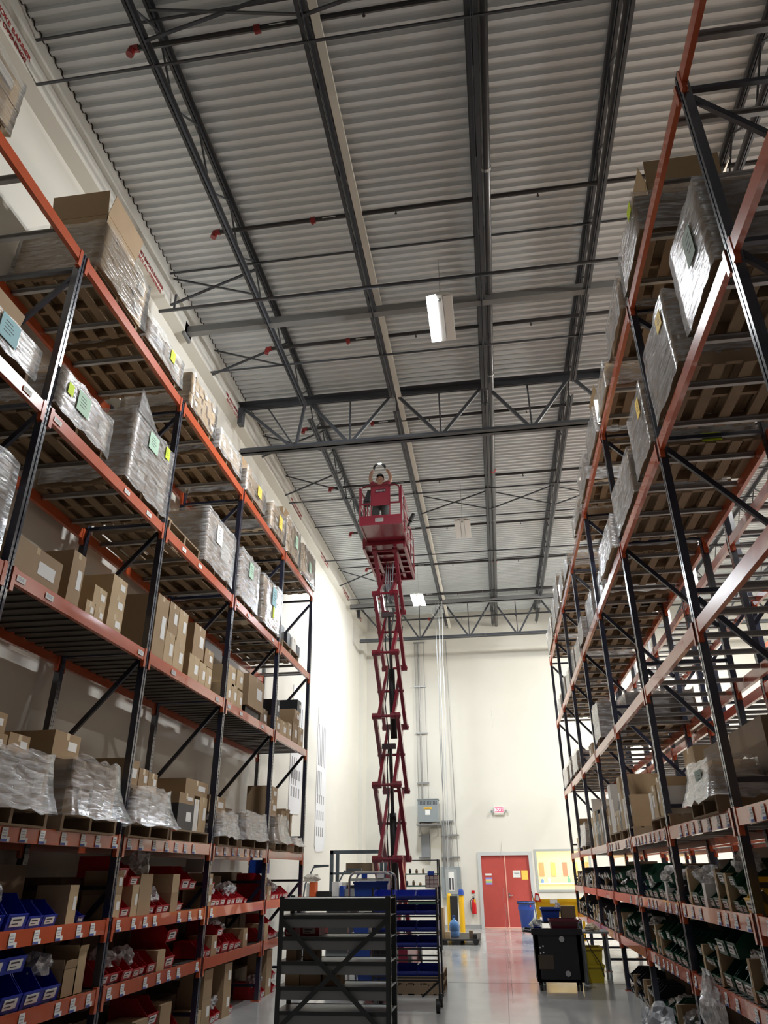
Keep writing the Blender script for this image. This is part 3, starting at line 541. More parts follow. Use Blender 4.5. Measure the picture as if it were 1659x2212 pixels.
# --- right rack loads
X=1.83; QA,QB,QC,QD=[RL[k]+T for k in 'ABCD']
carton(2.0,2.75,5.55,6.3,QA+.57,QA+.80,'p','open tan box with torn flap on the nearest top right load',-1,openf=.7,lab=False)
load(X,-1,5.48,6.42,QA,.42,'film-wrapped load with a lime tag, top right shelf before the first inner post',2,1,'c',filmw,sheets=((limem,5.62,QA+.5,.16,.12),))
load(X,-1,6.62,7.55,QA,.42,'white wrapped bulging load, top right shelf past the first inner post',2,1,'c',filmw,flare=.03)
load(X,-1,8.05,8.95,QA,.30,'low wrapped load before the second inner post, top right shelf',2,1,'p',filmw)
load(X,-1,9.2,10.1,QA,.36,'wrapped load with open tan flaps past the second inner post, top right shelf',2,1,'c',filmw)
carton(1.95,2.6,9.3,9.9,QA+.5,QA+.72,'p','wide open tan box seen from below, top right shelf',-1,openf=1,lab=False)
load(X,-1,10.6,11.5,QA,.42,'white crumpled load before the third inner post, top right shelf',2,1,'c',filmw)
load(X,-1,11.85,12.9,QA,.22,'low carton load past the third inner post, top right shelf',3,1,'p',filmw)
load(X,-1,14.3,15.3,QA,.2,'low crumpled white load past the fourth inner post, top right shelf',2,1,'c',filmw)
load(X,-1,15.6,16.6,QA,.34,'white wrapped load before the fifth inner post, top right shelf',2,1,'c',filmw)
load(X,-1,16.9,17.9,QA,.72,'tall brown load with white film edge, top right shelf',1,1,'c',filmw)
load(X,-1,18.1,19.0,QA,.55,'tan load in crumpled film, next to last on the top right shelf',1,1,'c',filmw)
load(X,-1,19.6,21.2,QA,.55,'last tan wrapped load at the far end of the top right shelf',2,1,'c',filmw)
load(X,-1,4.08,4.92,QB,.72,'tall shiny white wrapped load with a grey-green sheet, second right shelf',1,1,'c',filmw,sheets=((mat('grey_green_paper',(.28,.36,.30),.7),4.42,QB+.55,.2,.3),))
load(X,-1,5.27,6.22,QB,.72,'pale wrapped load with a yellow patch, second right shelf before the inner post',1,1,'c',filmw,sheets=((yellp,5.5,QB+.72,.18,.16),))
load(X,-1,6.55,7.35,QB,.66,'grey wrapped load with a yellow sheet, second right shelf',1,1,'c',filmw,sheets=((yellp,6.75,QB+.62,.14,.2),))
load(X,-1,7.62,8.9,QB,.50,'wide crumpled white load before the second inner post, second right shelf',2,1,'c',filmw)
load(X,-1,9.25,10.6,QB,.40,'leaning film-wrapped load with a loose tail, second right shelf',2,1,'p',filmw,flare=.04)
load(X,-1,13.4,14.1,QB,.30,'cream crumpled load before the fourth inner post, second right shelf',1,1,'c',filmw)
for i,y in enumerate((11.0,12.3,14.8,15.9,17.3,18.5,20.1)): load(X,-1,y,y+.95,QB,.35+.1*(i%2),'brown carton load on the second right shelf farther back, %s one'%nth(i),2,2,'cd'[i%2],filmm if i%2 else filmw,setback=.1)
load(X,-1,12.85,13.7,QC,.5,'grey-sided load with white film face, third right shelf',1,2,'c',filmw)
load(X,-1,11.7,12.5,QC,.4,'dull carton load set back on the third right shelf',2,2,'d',filmm,setback=.3)
load(X,-1,17.0,18.2,QC,.3,'white wrapped load toward the far end of the third right shelf',1,1,'c',filmw)
load(X,-1,18.6,19.1,QC,.34,'small wrapped load next to last on the third right shelf',1,1,'c',filmw)
load(X,-1,19.6,21.0,QC,.32,'last wrapped load on the third right shelf',2,1,'c',filmw)
carton(1.9,2.5,15.0,15.6,QC+.0,QC+.3,'c','brown carton standing alone mid way along the third right shelf',-1)
pallet(2.35,4.9,QD,1.1,'wooden pallet at the near end of the fourth right shelf')
for i,(a,b,h) in enumerate(((4.4,5.0,.75),(5.02,5.45,.6))): carton(1.95,2.85,a,b,QD+.14,QD+.14+h,'d','large dull brown box at the near end of the fourth right shelf, %s one'%nth(i),-1,lab=False)
load(X,-1,6.75,7.60,QD,.28,'white film-draped load with grey-green panel on the fourth right shelf',1,1,'c',filmw,flare=.08,dep=.35,sheets=((MT['grey_green_paper'],7.15,QD+.28,.22,.2),))
carton(2.25,2.8,6.62,8.6,QD+.145,QD+.75,'d','long dull brown box behind the film-draped load, fourth right shelf',-1,lab=False)
pallet(2.35,9.45,QD,1.1,'wooden pallet under narrow cartons before the second inner post, fourth right shelf')
for i,(a,b,h,c) in enumerate(((9.05,9.2,.3,'w'),(9.25,9.45,.42,'p'),(9.0,9.5,.72,'p'),(9.55,9.8,.36,'p'),(9.85,10.0,.3,'w'))): carton(2.25 if i==2 else 1.87,2.8 if i==2 else 2.2,a,b,QD+.14,QD+.14+h,c,'%s carton on the pallet near the second inner post, fourth right shelf, %s one'%('white' if c=='w' else 'pale',nth(i)),-1)
pallet(2.35,11.9,QD,1.1,'wooden pallet under a row of tall cartons, fourth right shelf'); pallet(2.35,13.2,QD,1.1,'wooden pallet with tan cartons past the fourth inner post')
yy=11.4; rnd=random.Random(3); i=0
while yy<16.4:
    w_=rnd.choice((.12,.16,.22,.3)); h=rnd.choice((.3,.42,.5,.75)); c=rnd.choice('ppcwk'); carton(1.88,2.5,yy,yy+w_,QD+(.14 if yy<13.7 else 0),QD+.14+h,c,'%s box in the upright row on the fourth right shelf, %s from the camera'%({'p':'pale','c':'brown','w':'white','k':'black'}[c],nth(i)),-1,grp='upright box row on the fourth right shelf'); yy+=w_+.015; i+=1
load(X,-1,17.0,18.2,QD,.34,'crumpled film-wrapped load on the fourth right shelf',1,1,'c',filmw,flare=.04)
for i,(a,b,h) in enumerate(((18.5,19.0,.4),(19.3,19.7,.55),(19.75,20.3,.75),(20.4,20.9,.35))): carton(1.95,2.6,a,b,QD,QD+h,'cdcp'[i],'brown carton near the far end of the fourth right shelf, %s one'%nth(i),-1)
# a few loads on the racks behind
for i,(x,y,z,h,c) in enumerate(((4.24,5.2,7.31,.6,'c'),(4.24,8.0,7.31,.5,'c'),(4.24,8.2,2.12,.5,'d'),(4.24,10.5,2.12,.6,'c'),(4.24,15,3.65,.5,'c'),(7.7,12,5.76,.6,'w'),(7.7,16,4.16,.5,'w'),(7.7,17.5,7.36,.5,'c'))):
    load(x,1 if x<5 else -1,y,y+1.0,z,h,'carton load glimpsed on the racks behind the right rack, %s one'%nth(i),2,2,c,filmw if c=='w' else filmm)
# ------------------------------------------------------------------ parts bins
def binmesh(w_,d,h,c):   # opens towards +x, front lip at x=0, back at x=-d
    t_=.004; m=MB(); prof=[(-d,0),(-.02,0),(0,h*.42),(-.02,h*.45),(-.12,h*.86),(-.14,h),(-d,h)]
    for y in (-w_/2,w_/2-t_): m.prism(prof,'y',y,y+t_)
    m.box(-d,-.02,-w_/2,w_/2,0,t_).box(-d,-d+t_,-w_/2,w_/2,0,h)
    m.prism([(-.024,0),(-.02,0),(0,h*.42),(-.004,h*.42)],'y',-w_/2,w_/2)
    for y in (-w_/2-.004,w_/2): m.box(-d,-.14,y,y+.004,h-.012,h)
    m.box(-.006,.004,-w_/2,w_/2,h*.40,h*.44)
    return m.data('parts_bin',binc[c])
BP={}
SZ={'s':(.11,.30,.13),'m':(.165,.38,.18),'l':(.21,.45,.20),'x':(.27,.45,.26)}
CN={'r':'red','b':'blue','g':'green','k':'black','y':'yellow'}
def binproto(c,z):
    if (c,z) not in BP:
        w_,d,h=SZ[z]; o=link('parts_bin',binmesh(w_,d,h,c))
        l_=MB().use(paperm).box(-.003,.002,-w_*.34,w_*.30,h*.10,h*.36).use(inkm).box(.002,.0026,-w_*.26,w_*.16,h*.26,h*.31).box(.002,.0026,-w_*.26,w_*.05,h*.16,h*.19).data('label_card',paperm)
        k=link('label_card',l_,o); k.rotation_euler=(0,R(12),0); k.location=(-.016,0,.0); KID[o.name]=[k]; BP[(c,z)]=[o,False]
    return BP[(c,z)]
def putbin(c,z,loc,rz,label,grp=None):
    e=binproto(c,z)
    if not e[1]: o=e[0]; e[1]=True; o.location=loc; o.rotation_euler=(0,0,rz)
    else: o=dup(e[0],loc,rz)
    return tag(o,label,'parts bin',grp)
def bag(x,y,z,r,label,sc=(1,1,1),seed=0,grp=None,m=None,cat='plastic bag'):
    bm=bmesh.new(); bmesh.ops.create_icosphere(bm,subdivisions=3,radius=1)
    for v in bm.verts:
        n_=noise.noise(v.co*1.7+Vector((seed*3.1,seed,0)))*.55+noise.noise(v.co*4.5+Vector((seed,0,seed)))*.3
        v.co*= (1+n_); v.co.x*=r*sc[0]; v.co.y*=r*sc[1]; v.co.z=max(v.co.z,-.55)*r*sc[2]
    lo=min(v.co.z for v in bm.verts)
    for v in bm.verts: v.co.z-=lo
    me=bpy.data.meshes.new('plastic_bag'); bm.to_mesh(me); bm.free(); me.materials.append(m or bagm)
    o=link('plastic_bag',me,loc=(x,y,z)); return tag(o,label,cat,grp)
def fill(xf,s,y0,y1,z,zt,spec,where,seed=1):
    """spec tokens: colour+size[+stack] bins, c/C/w/p cartons, _ gap, trailing * puts a bag on top"""
    rnd=random.Random(seed); yy=y0+.07; i=0; rz=0 if s>0 else PI; n=0
    for tk in spec.split():
        star=tk.endswith('*'); tk=tk.rstrip('*')
        if tk[0]=='_': yy+=float(tk[1:] or .1); continue
        if tk[0] in 'rbgky':
            w_,d,h=SZ[tk[1]]; st_=int(tk[2:] or 1)
            if yy+w_>y1-.04: break
            for q in range(st_):
                lb='%s plastic bin %son %s, %s in line'%(CN[tk[0]],('stacked upper ' if q==1 else 'topmost ') if q else '',where,nth(n))
                putbin(tk[0],tk[1],(xf-s*(.01+rnd.uniform(0,.03)),yy+w_/2,z+q*(h+.002)),rz,lb)
            topz=z+st_*h; yy+=w_+.014
        else:
            w_={'c':.2,'C':.3,'w':.1,'p':.15,'n':.07}[tk[0]]; h={'c':.22,'C':.4,'w':.2,'p':.34,'n':.3}[tk[0]]*rnd.uniform(.85,1.1); h=min(h,zt-z-.02); st_=int(tk[1:] or 1)
            if yy+w_>y1-.04: break
            hh=min(h,(zt-z-.02)/st_)
            for q in range(st_): 
                cc={'w':'w','p':'p','C':'c'}.get(tk[0],rnd.choice('cp')); carton(xf-s*.02,xf-s*.34,yy,yy+w_,z+q*hh,z+(q+1)*hh-.002,cc,'%s carton %son the %s, %s in line'%({'w':'white','p':'pale','c':'tan'}[cc],'upper ' if q else '',where,nth(n)),s,openf=.7 if (rnd.random()<.2 and q==st_-1 and tk[0]!='n' and z+st_*hh+.1<zt) else 0,lab=rnd.random()<.6,tape=False)
            topz=z+st_*hh; yy+=w_+.012
        if star: bag(xf-s*.2,yy-w_/2,topz-.07,.12,'crumpled clear bag above %s, next to the %s item'%(where,nth(n)),(1,1.1,.9),seed=n+seed)
        n+=1
def back(xf,s,y0,y1,z,zt,where,seed):
    rnd=random.Random(seed); yy=y0+.06; i=0
    while yy<y1-.55:
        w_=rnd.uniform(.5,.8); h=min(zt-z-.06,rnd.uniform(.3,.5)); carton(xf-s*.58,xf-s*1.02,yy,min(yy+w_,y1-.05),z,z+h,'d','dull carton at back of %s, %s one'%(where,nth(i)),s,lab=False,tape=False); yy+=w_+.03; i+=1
BAY=['nearest','first','second','third','fourth','fifth','sixth','seventh']
xf=-3.80
LS={('E',1):'_.35 bx bx* bx bl bl _.12 p _.05 bs',('E',2):'c2 rl p C* rm rm* rm c2 rm',('E',3):'c2 rl* rm rl rm rm* rl* rm rs',('E',4):'rl2 c rm rm rm* rm rm rl',
('F',1):'_.75 bx2 bx2* bx bx* c p',('F',2):'rl rl* rl rm* rm rl c rx2',('F',3):'rm rm c rl2* rx* rl rm rm c',('F',4):'rm c rm2 rs rs rm',
('G',1):'_1.2 C bl _.2 rx',('G',2):'_.9 C rx2 C _.1 rx rx',('G',3):'c C2 rl rl* C2 rm',('G',4):'rm rl* C2 _.1 rm2*'}
nm={'E':'upper bin shelf of the left rack','F':'lower bin shelf of the left rack','G':'floor under the left rack'}
for (k,b),sp in LS.items():
    z={'E':LL['E']+T,'F':LL['F']+T,'G':.0}[k]; zt={'E':1.92,'F':1.2,'G':.64}[k]
    fill(xf,1,LY[b],LY[b+1],z,zt,sp,'%s, %s bay'%(nm[k].replace(' of the left rack',', left rack').replace('floor under the left rack','floor, left rack'),BAY[b]),seed=b*7+ord(k))
    back(xf,1,LY[b],LY[b+1],z,zt,'%s, %s bay'%(nm[k].replace(' of the left rack',', left rack').replace('floor under the left rack','floor, left rack'),BAY[b]),b*5+ord(k))
# second tier of red bins seen on the upper bin shelf
for i,(y,z) in enumerate(((7.78,.50),(8.05,.42),(9.45,.36),(9.68,.36),(10.35,.34))):
    putbin('r','l' if i!=2 else 'x',(xf-.03,y,LL['E']+T+z-.14),0,'red plastic bin resting on cartons above the upper bin shelf, left rack, %s from camera'%nth(i))
bag(-4.0,8.45,1.6,.15,'tall clear bag standing behind the open carton, upper bin shelf of left rack',(.8,.9,1.5),3)
tag(MB().box(-4.2,-3.95,10.3,10.95,1.74,1.9).ob('grey_tray',mat('pale_grey_plastic',(.45,.45,.46),.5)),'pale grey tray hung under the fourth left shelf, third bay','tray')
tag(MB().box(-4.1,-3.82,12.75,12.95,1.72,1.92).box(-3.819,-3.815,12.78,12.92,1.76,1.88).ob('blue_box',bluem),'small bright blue box tucked under the fourth left shelf','box')
# right rack bins
rr=random.Random(11)
def rspec(far,k):
    out=[]
    for i in range(16):
        r_=rr.random()
        if far>.5: out.append('km2' if r_<.25 else 'ks2' if r_<.42 else 'n' if r_<.62 else 'kl2' if r_<.72 else 'w*' if r_<.80 else 'kl*' if r_<.93 else 'gm2')
        else: out.append('gm2' if r_<.2 else 'gs2' if r_<.36 else 'gl' if r_<.5 else 'gl2' if r_<.64 else 'n' if r_<.76 else 'gm*' if r_<.90 else 'w' if r_<.93 else 'gx*')
    return ' '.join(out)
for b in range(1,8):
    for k,z,zt in (('E',RL['E']+T,1.98),('F',RL['F']+T,1.26),('G',0,.64)):
        if b==1 and k!='E': continue
        if k=='G' and b>4: continue
        sp=rspec((b+(k=='G'))/8,k) if not (b==1) else 'gl _.3 gm gm _.1 gl* _.2 yx yx'
        if b==2 and k=='F': sp='gx2 gl* n gx* gx2 gx2 n gs3 gs3 gs2 gs2 n gm2'
        if b==2 and k=='E': sp='yx gs2 gs2 gm2* n gl2 n gl* gm w gl* gx* n gm gm'
        where='%s, right rack, %s bay'%({'E':'upper bin shelf','F':'lower bin shelf','G':'floor'}[k],BAY[b])
        fill(1.86,-1,RY[b],RY[b+1],z,zt,sp,where,seed=b*11+ord(k)); 
        if b<6: back(1.86,-1,RY[b],RY[b+1],z,zt,where,b+ord(k))
for i,(x,y,r_) in enumerate(((1.62,10.3,.14),(1.72,10.62,.16),(1.7,9.95,.13),(1.66,11.0,.11),(1.72,9.65,.13))): bag(x,y,0,r_,'crumpled grey bag spilling onto the floor beside the right rack, %s one'%nth(i),(1,1.2,1.1),20+i,'crumpled bags by the right rack',mat('grey_poly_bag',(.38,.40,.43),.25,spec=.9))
bag(1.75,8.0,.42,.17,'bluish plastic bag hanging over the lower bin shelf edge, right rack',(.5,1,1.6),31)
o=MB().lathe([(0,0),(.045,0),(.05,.05),(.03,.12),(.045,.17),(.03,.24),(0,.26)],(1.98,5.2,RL['F']+T+.1),12).ob('wrapped_bottle',mat('silver_foil',(.55,.56,.55),.25,metal=.8)); tag(o,'shiny foil-wrapped bottle on the lower bin shelf at right picture edge','bottle')
# ------------------------------------------------------------------ scissor lift
lift=thing('scissor_lift','tall red scissor lift raised to the roof in the middle of the aisle','scissor lift',(-2.13,15.7,0))
LX=-2.13; YF,YB=15.0,16.45; ZN=[.55,1.95,3.27,4.60,5.93,7.27,8.30]
def link_bar(p,q,w_,h_):
    m=MB().bar(p,q,w_,h_); d=(Vector(q)-Vector(p)).normalized()*.05
    for e in (p,q): m.tube([(e[0]-w_*.75,e[1],e[2]),(e[0]+w_*.75,e[1],e[2])],.065,12)
    return m
for i in range(6):
    z0,z1=ZN[i],ZN[i+1]
    for s in (-1,1):
        kids(lift,'scissor_arm',link_bar((LX+s*.235,YF,z1),(LX+s*.235,YB,z0+(.02 if i else 0)),.075,.13),redlift)
        kids(lift,'scissor_arm',link_bar((LX+s*.15,YB,z1+.03),(LX+s*.15,YF,z0),.065,.12),redlift)
    zm=(z0+z1)/2; 
    for nme,y,z,xx in (('cross_shaft',YF,z1,.30),('cross_shaft',YB,z1+.02,.30),('pivot_shaft',(YF+YB)/2,zm,.29)):
        kids(lift,nme,MB().tube([(LX-xx,y,z),(LX+xx,y,z)],.028,10),redlift)
for (ya,za,yb,zb) in ((15.9,1.25,15.35,4.05),(15.95,4.3,15.4,6.9)):
    mid=(ya+(yb-ya)*.55,za+(zb-za)*.55); cyl=kids(lift,'hydraulic_cylinder',MB().tube([(LX+.03,ya,za),(LX+.03,*mid)],.072,14),blackm,True)
    kids(cyl,'cylinder_rod',MB().tube([(LX+.03,*mid),(LX+.03,yb,zb)],.038,12),mat('dark_chrome',(.10,.10,.11),.25,metal=.9)); kids(lift,'cylinder_mount',MB().box(LX-.14,LX+.14,yb-.05,yb+.05,zb-.05,zb+.05),mat('dark_bracket',(.05,.03,.035),.5))
pts=[(LX-.08,15.75,1.2)]+[(LX-.08+.03*math.sin(k*1.9),15.7+.12*math.sin(k*1.3),1.2+k*.42) for k in range(1,17)]
kids(lift,'hydraulic_hose',MB().tube(pts,.012,6),blackm)
for k in range(4): kids(lift,'cable_loop',MB().tube([(LX-.04+.05*k,15.6,8.25),(LX-.06+.05*k,15.5,7.7-.08*k),(LX+.0+.05*k,15.55,7.3),(LX+.06+.03*k,15.7,7.75)],.013,6),mat('grey_cable',(.25,.28,.32),.5))
base=kids(lift,'chassis',MB().box(LX-.38,LX+.38,14.7,16.95,.18,.50).box(LX-.30,LX+.30,14.8,16.9,.5,.60).box(LX-.42,LX+.42,14.85,16.8,.10,.20),redlift)
for s in (-1,1):
    for y in (14.95,16.7): kids(lift,'wheel',MB().tube([(LX+s*.30,y,.2),(LX+s*.42,y,.2)],.2,24),blackm,True)
for r_ in (.25,.45,.65): kids(lift,'ladder_rung',MB().tube([(LX-.2,14.66,r_),(LX+.2,14.66,r_)],.014,8),redlift)
# platform
PX0,PX1=-2.60,-1.63; Zp=8.36
pl=kids(lift,'main_deck',MB().box(PX0,PX1,14.78,16.85,Zp+.03,Zp+.07).box(PX0,PX0+.05,14.78,16.85,Zp-.09,Zp+.07).box(PX1-.05,PX1,14.78,16.85,Zp-.09,Zp+.07).box(PX0,PX1,14.76,14.80,Zp-.02,Zp+.17).box(PX0,PX1,16.82,16.86,Zp-.09,Zp+.17),redlift)
for x in (-2.36,-1.87): kids(lift,'deck_rail',MB().box(x-.035,x+.035,14.8,16.82,Zp-.05,Zp+.03),redlift)
for y in (15.35,15.75,16.1,16.45): kids(lift,'deck_crossmember',MB().box(PX0+.05,PX1-.05,y-.03,y+.03,Zp-.03,Zp+.03),redlift)
EX0,EX1=-2.51,-1.60; Ze=8.42
kids(lift,'extension_deck',MB().box(EX0,EX1,13.87,15.6,Ze+.02,Ze+.05).box(EX0,EX1,13.85,13.88,Ze-.01,Ze+.22).box(EX0,EX0+.03,13.87,15.0,Ze-.01,Ze+.17).box(EX1-.03,EX1,13.87,15.0,Ze-.01,Ze+.17),redlift)
kids(lift,'rating_plate',MB().use(mat('dull_aluminium',(.36,.36,.35),.5)).box(-2.17,-1.99,13.843,13.848,Ze+.06,Ze+.15).use(inkm).box(-2.15,-2.01,13.841,13.843,Ze+.12,Ze+.13).box(-2.15,-2.03,13.841,13.843,Ze+.09,Ze+.10),None)
ZT=9.37
def rail(pts,r_=.02): kids(lift,'guard_rail',MB().tube(pts,r_,8),redlift)
rail([(-2.48,13.86,8.93),(-2.48,13.86,ZT-.10),(-2.45,13.86,ZT-.03),(-2.38,13.86,ZT),(-1.72,13.86,ZT),(-1.66,13.86,ZT-.03),(-1.63,13.86,ZT-.1),(-1.63,13.86,8.93)])
rail([(-2.48,13.86,8.93),(-1.63,13.86,8.93)]); rail([(EX0,13.87,8.42),(EX0,13.87,ZT-.02)],.02); rail([(EX1,13.87,8.42),(EX1,13.87,ZT-.02)],.02)
for x in (-2.26,-1.85): rail([(x,13.87,8.5),(x,13.87,ZT)],.014)
for x,xm in ((EX0,PX0+.02),(EX1,PX1-.02)):
    for z in (ZT-.02,8.95): rail([(x,13.87,z),(x,15.2,z)]); rail([(xm,14.8,z+.0),(xm,16.8,z+.0)])
    for y in (14.4,14.85,15.5,16.15,16.8): rail([(xm if y>14.6 else x,y,8.45),(xm if y>14.6 else x,y,ZT-.02)],.016)
rail([(PX0,16.82,ZT),(PX1,16.82,ZT)]); rail([(PX0,16.82,8.95),(PX1,16.82,8.95)])
pn=kids(lift,'sign_panel',MB().box(-2.255,-1.855,13.825,13.838,8.86,ZT),redlift)
bl=MB().prism([(-2.17,9.17),(-1.94,9.19),(-1.93,9.27),(-2.16,9.255)],'y',13.820,13.825); kids(pn,'logo_plate',bl,mat('dark_plate',(.06,.012,.02),.5))
lg=MB()
for i in range(7): lg.box(-2.15+i*.03,-2.13+i*.03,13.817,13.820,9.195+i*.0015,9.235+i*.0015)
kids(pn,'logo_lettering',lg,mat('grey_lettering',(.30,.27,.28),.5))
kids(lift,'control_box',MB().prism([(-2.42,9.02),(-2.30,9.02),(-2.26,9.29),(-2.34,9.30)],'y',13.88,14.06).box(-2.44,-2.32,13.9,14.05,8.96,9.04),blackm)
kids(lift,'side_grip',MB().tube([(-1.50,14.3,8.55),(-1.45,14.35,8.7)],.03,8).tube([(-1.46,14.3,8.66),(-1.38,14.35,8.84)],.05,10),blackm)
for k in range(3): kids(lift,'control_cable',MB().tube([(-2.42+.03*k,13.95,8.98),(-2.44+.04*k,13.95,8.7),(-2.38+.03*k,14.0,8.48)],.009,6),redlift if k!=1 else blackm)
tb=MB().box(-2.30,-2.14,14.2,14.36,8.47,8.60).ob('tool_bag',mat('red_cloth_bag',(.3,.03,.05),.7)); tag(tb,'small dark red bag on the lift platform by the worker','bag')
# ------------------------------------------------------------------ the worker
def skin(name,verts,edges,radii,m,parent=None,sub_=2,root=0):
    me=bpy.data.meshes.new(name); me.from_pydata(verts,edges,[]); o=bpy.data.objects.new(name,me); C.objects.link(o)
    md=o.modifiers.new('skin','SKIN'); md.use_smooth_shade=True; ss=o.modifiers.new('s','SUBSURF'); ss.levels=sub_; ss.render_levels=sub_
    for i,r_ in enumerate(radii):
        v=me.skin_vertices[0].data[i]; v.radius=(r_,r_) if not isinstance(r_,tuple) else r_; v.use_root=(i==root)
    bpy.context.view_layer.update(); dg=bpy.context.evaluated_depsgraph_get()
    m2=bpy.data.meshes.new_from_object(o.evaluated_get(dg)); bpy.data.objects.remove(o); m2.materials.clear(); m2.materials.append(m)
    m2.polygons.foreach_set('use_smooth',[True]*len(m2.polygons))
    n_=bpy.data.objects.new(name,m2); C.objects.link(n_)
    if parent: n_.parent=parent; n_.location=-Vector(parent.location)
    return n_
H=Vector((-2.19,14.78,8.47)); hv=lambda x,y,z:(H.x+x,H.y+y,H.z+z)
V=[hv(0,0,.93),hv(0,0,1.08),hv(0,0,1.25),hv(0,0,1.40),hv(0,-.01,1.48),hv(0,-.025,1.56),hv(0,-.02,1.64),     # 0 pelvis ..4 neck,5 face,6 crown
 hv(-.10,0,.88),hv(-.125,-.02,.50),hv(-.13,.02,.09),hv(-.14,-.10,.04),   # 7-10 left leg
 hv(.10,0,.88),hv(.125,.0,.50),hv(.14,.04,.09),hv(.15,-.08,.04),         # 11-14 right leg
 hv(-.17,0,1.42),hv(-.235,-.02,1.58),hv(-.215,-.06,1.70),hv(-.15,-.08,1.80),   # 15-18 left arm (viewer's left)
 hv(.17,0,1.42),hv(.26,-.02,1.57),hv(.225,-.06,1.70),hv(.145,-.08,1.80)]
Ed=[(0,1),(1,2),(2,3),(3,4),(4,5),(5,6),(0,7),(7,8),(8,9),(9,10),(0,11),(11,12),(12,13),(13,14),(3,15),(15,16),(16,17),(17,18),(3,19),(19,20),(20,21),(21,22)]
Rd=[(.13,.10),(.14,.10),(.16,.11),(.12,.09),.055,(.078,.095),(.068,.08),.085,.06,.045,.04,.085,.06,.045,.04,.06,.05,.042,.032,.06,.05,.042,.032]
man=skin('person',V,Ed,Rd,skinm); tag(man,'worker with raised arms and dark gloves standing on the red lift platform','person')
skin('shirt',[hv(0,0,.90),hv(0,0,1.08),hv(0,0,1.25),hv(0,0,1.40),hv(-.18,0,1.43),hv(-.22,-.015,1.52),hv(.18,0,1.43),hv(.235,-.015,1.51)],[(0,1),(1,2),(2,3),(3,4),(4,5),(3,6),(6,7)],[(.155,.12),(.16,.12),(.175,.13),(.13,.10),.075,.065,.075,.065],shirtm,man)
skin('shorts',[hv(0,0,.95),hv(-.10,0,.85),hv(-.125,-.015,.50),hv(.10,0,.85),hv(.125,0,.50)],[(0,1),(1,2),(0,3),(3,4)],[(.15,.12),.105,.10,.105,.10],shortm,man)
# head details: nose, ears, eyes, mouth, hair
kids(man,'nose',MB().tube([hv(0,-.118,1.555),hv(0,-.142,1.535),hv(0,-.118,1.525)],[.008,.014,.010],8),skinm,True)
for s in (-1,1):
    kids(man,'ear',MB().tube([hv(s*.080,-.02,1.53),hv(s*.093,-.015,1.555),hv(s*.082,-.02,1.585)],[.008,.014,.008],8),skinm,True)
    kids(man,'eye',MB().lathe([(0,-.009),(.010,-.004),(.011,.003),(0,.009)],hv(s*.032,-.115,1.572),10),mat('eye_dark',(.03,.025,.02),.3))
    kids(man,'shoe',MB().tube([hv(s*.14,.06,.035),hv(s*.145,-.05,.035),hv(s*.15,-.17,.025)],[.05,.052,.035],10),blackm,True)
kids(man,'mouth',MB().box(H.x-.022,H.x+.022,H.y-.123,H.y-.115,H.z+1.500,H.z+1.506),mat('lip',(.30,.10,.09),.5))
hm=bmesh.new(); bmesh.ops.create_uvsphere(hm,u_segments=18,v_segments=12,radius=1)
for v in list(hm.verts):
    v.co.x*=.092; v.co.y*=.105; v.co.z*=.095
bmesh.ops.delete(hm,geom=[v for v in hm.verts if v.co.z<.012 and v.co.y<.0 or v.co.z<-.05],context='VERTS')
me=bpy.data.meshes.new('hair'); hm.to_mesh(me); hm.free(); me.materials.append(hairm); ho=link('hair',me,man,True,loc=hv(0,-.02,1.615))
# gloved hands: palm, four fingers and a thumb, holding the lamp
for s,cx_ in ((-1,-.142),(1,.137)):
    w0=Vector(hv(cx_,-.085,1.805)); din=Vector((-s*.25,-.1,.95)).normalized()
    vs=[w0,w0+din*.045,w0+din*.085]; es=[(0,1),(1,2)]; rs=[.030,(.042,.022),(.044,.020)]
    side=Vector((-s*.15,-1,0)).normalized()
    for k,(ln,off) in enumerate(((.075,-.030),(.088,-.010),(.083,.011),(.065,.031))):
        b=w0+din*.088+side*off; curl=Vector((-s*.55,0,.65)).normalized(); curl2=Vector((-s*.95,0,.15)).normalized()
        i0=len(vs); vs+=[b,b+curl*ln*.5,b+curl*ln*.5+curl2*ln*.5]; es+=[(2,i0),(i0,i0+1),(i0+1,i0+2)]; rs+=[.011,.010,.009]
    tb_=w0+din*.035+side*.035; i0=len(vs); vs+=[tb_,tb_+Vector((-s*.035,-.015,.02)),tb_+Vector((-s*.06,-.012,.045))]; es+=[(1,i0),(i0,i0+1),(i0+1,i0+2)]; rs+=[.013,.012,.010]
    skin('glove',[tuple(v) for v in vs],es,rs,glovem,man,1)
lt=thing('held_lamp','small glowing lamp held up between the worker\'s gloves','lamp',hv(0,-.09,1.95)); kids(lt,'lamp_body',MB().box(H.x-.05,H.x+.05,H.y-.12,H.y-.06,H.z+1.955,H.z+1.975),whitem)
kids(lt,'lit_face',MB().box(H.x-.022,H.x+.022,H.y-.11,H.y-.07,H.z+1.945,H.z+1.955),mat('cyan_white_light',(1,1,1),.5,emit=(.75,1,1),es=18))
pl_=bpy.data.lights.new('lamp_light','POINT'); pl_.energy=.35; pl_.color=(.8,1,1); pl_.shadow_soft_size=.03; po=bpy.data.objects.new('lamp_light',pl_); C.objects.link(po); po.parent=lt; po.location=(0,0,-.05)
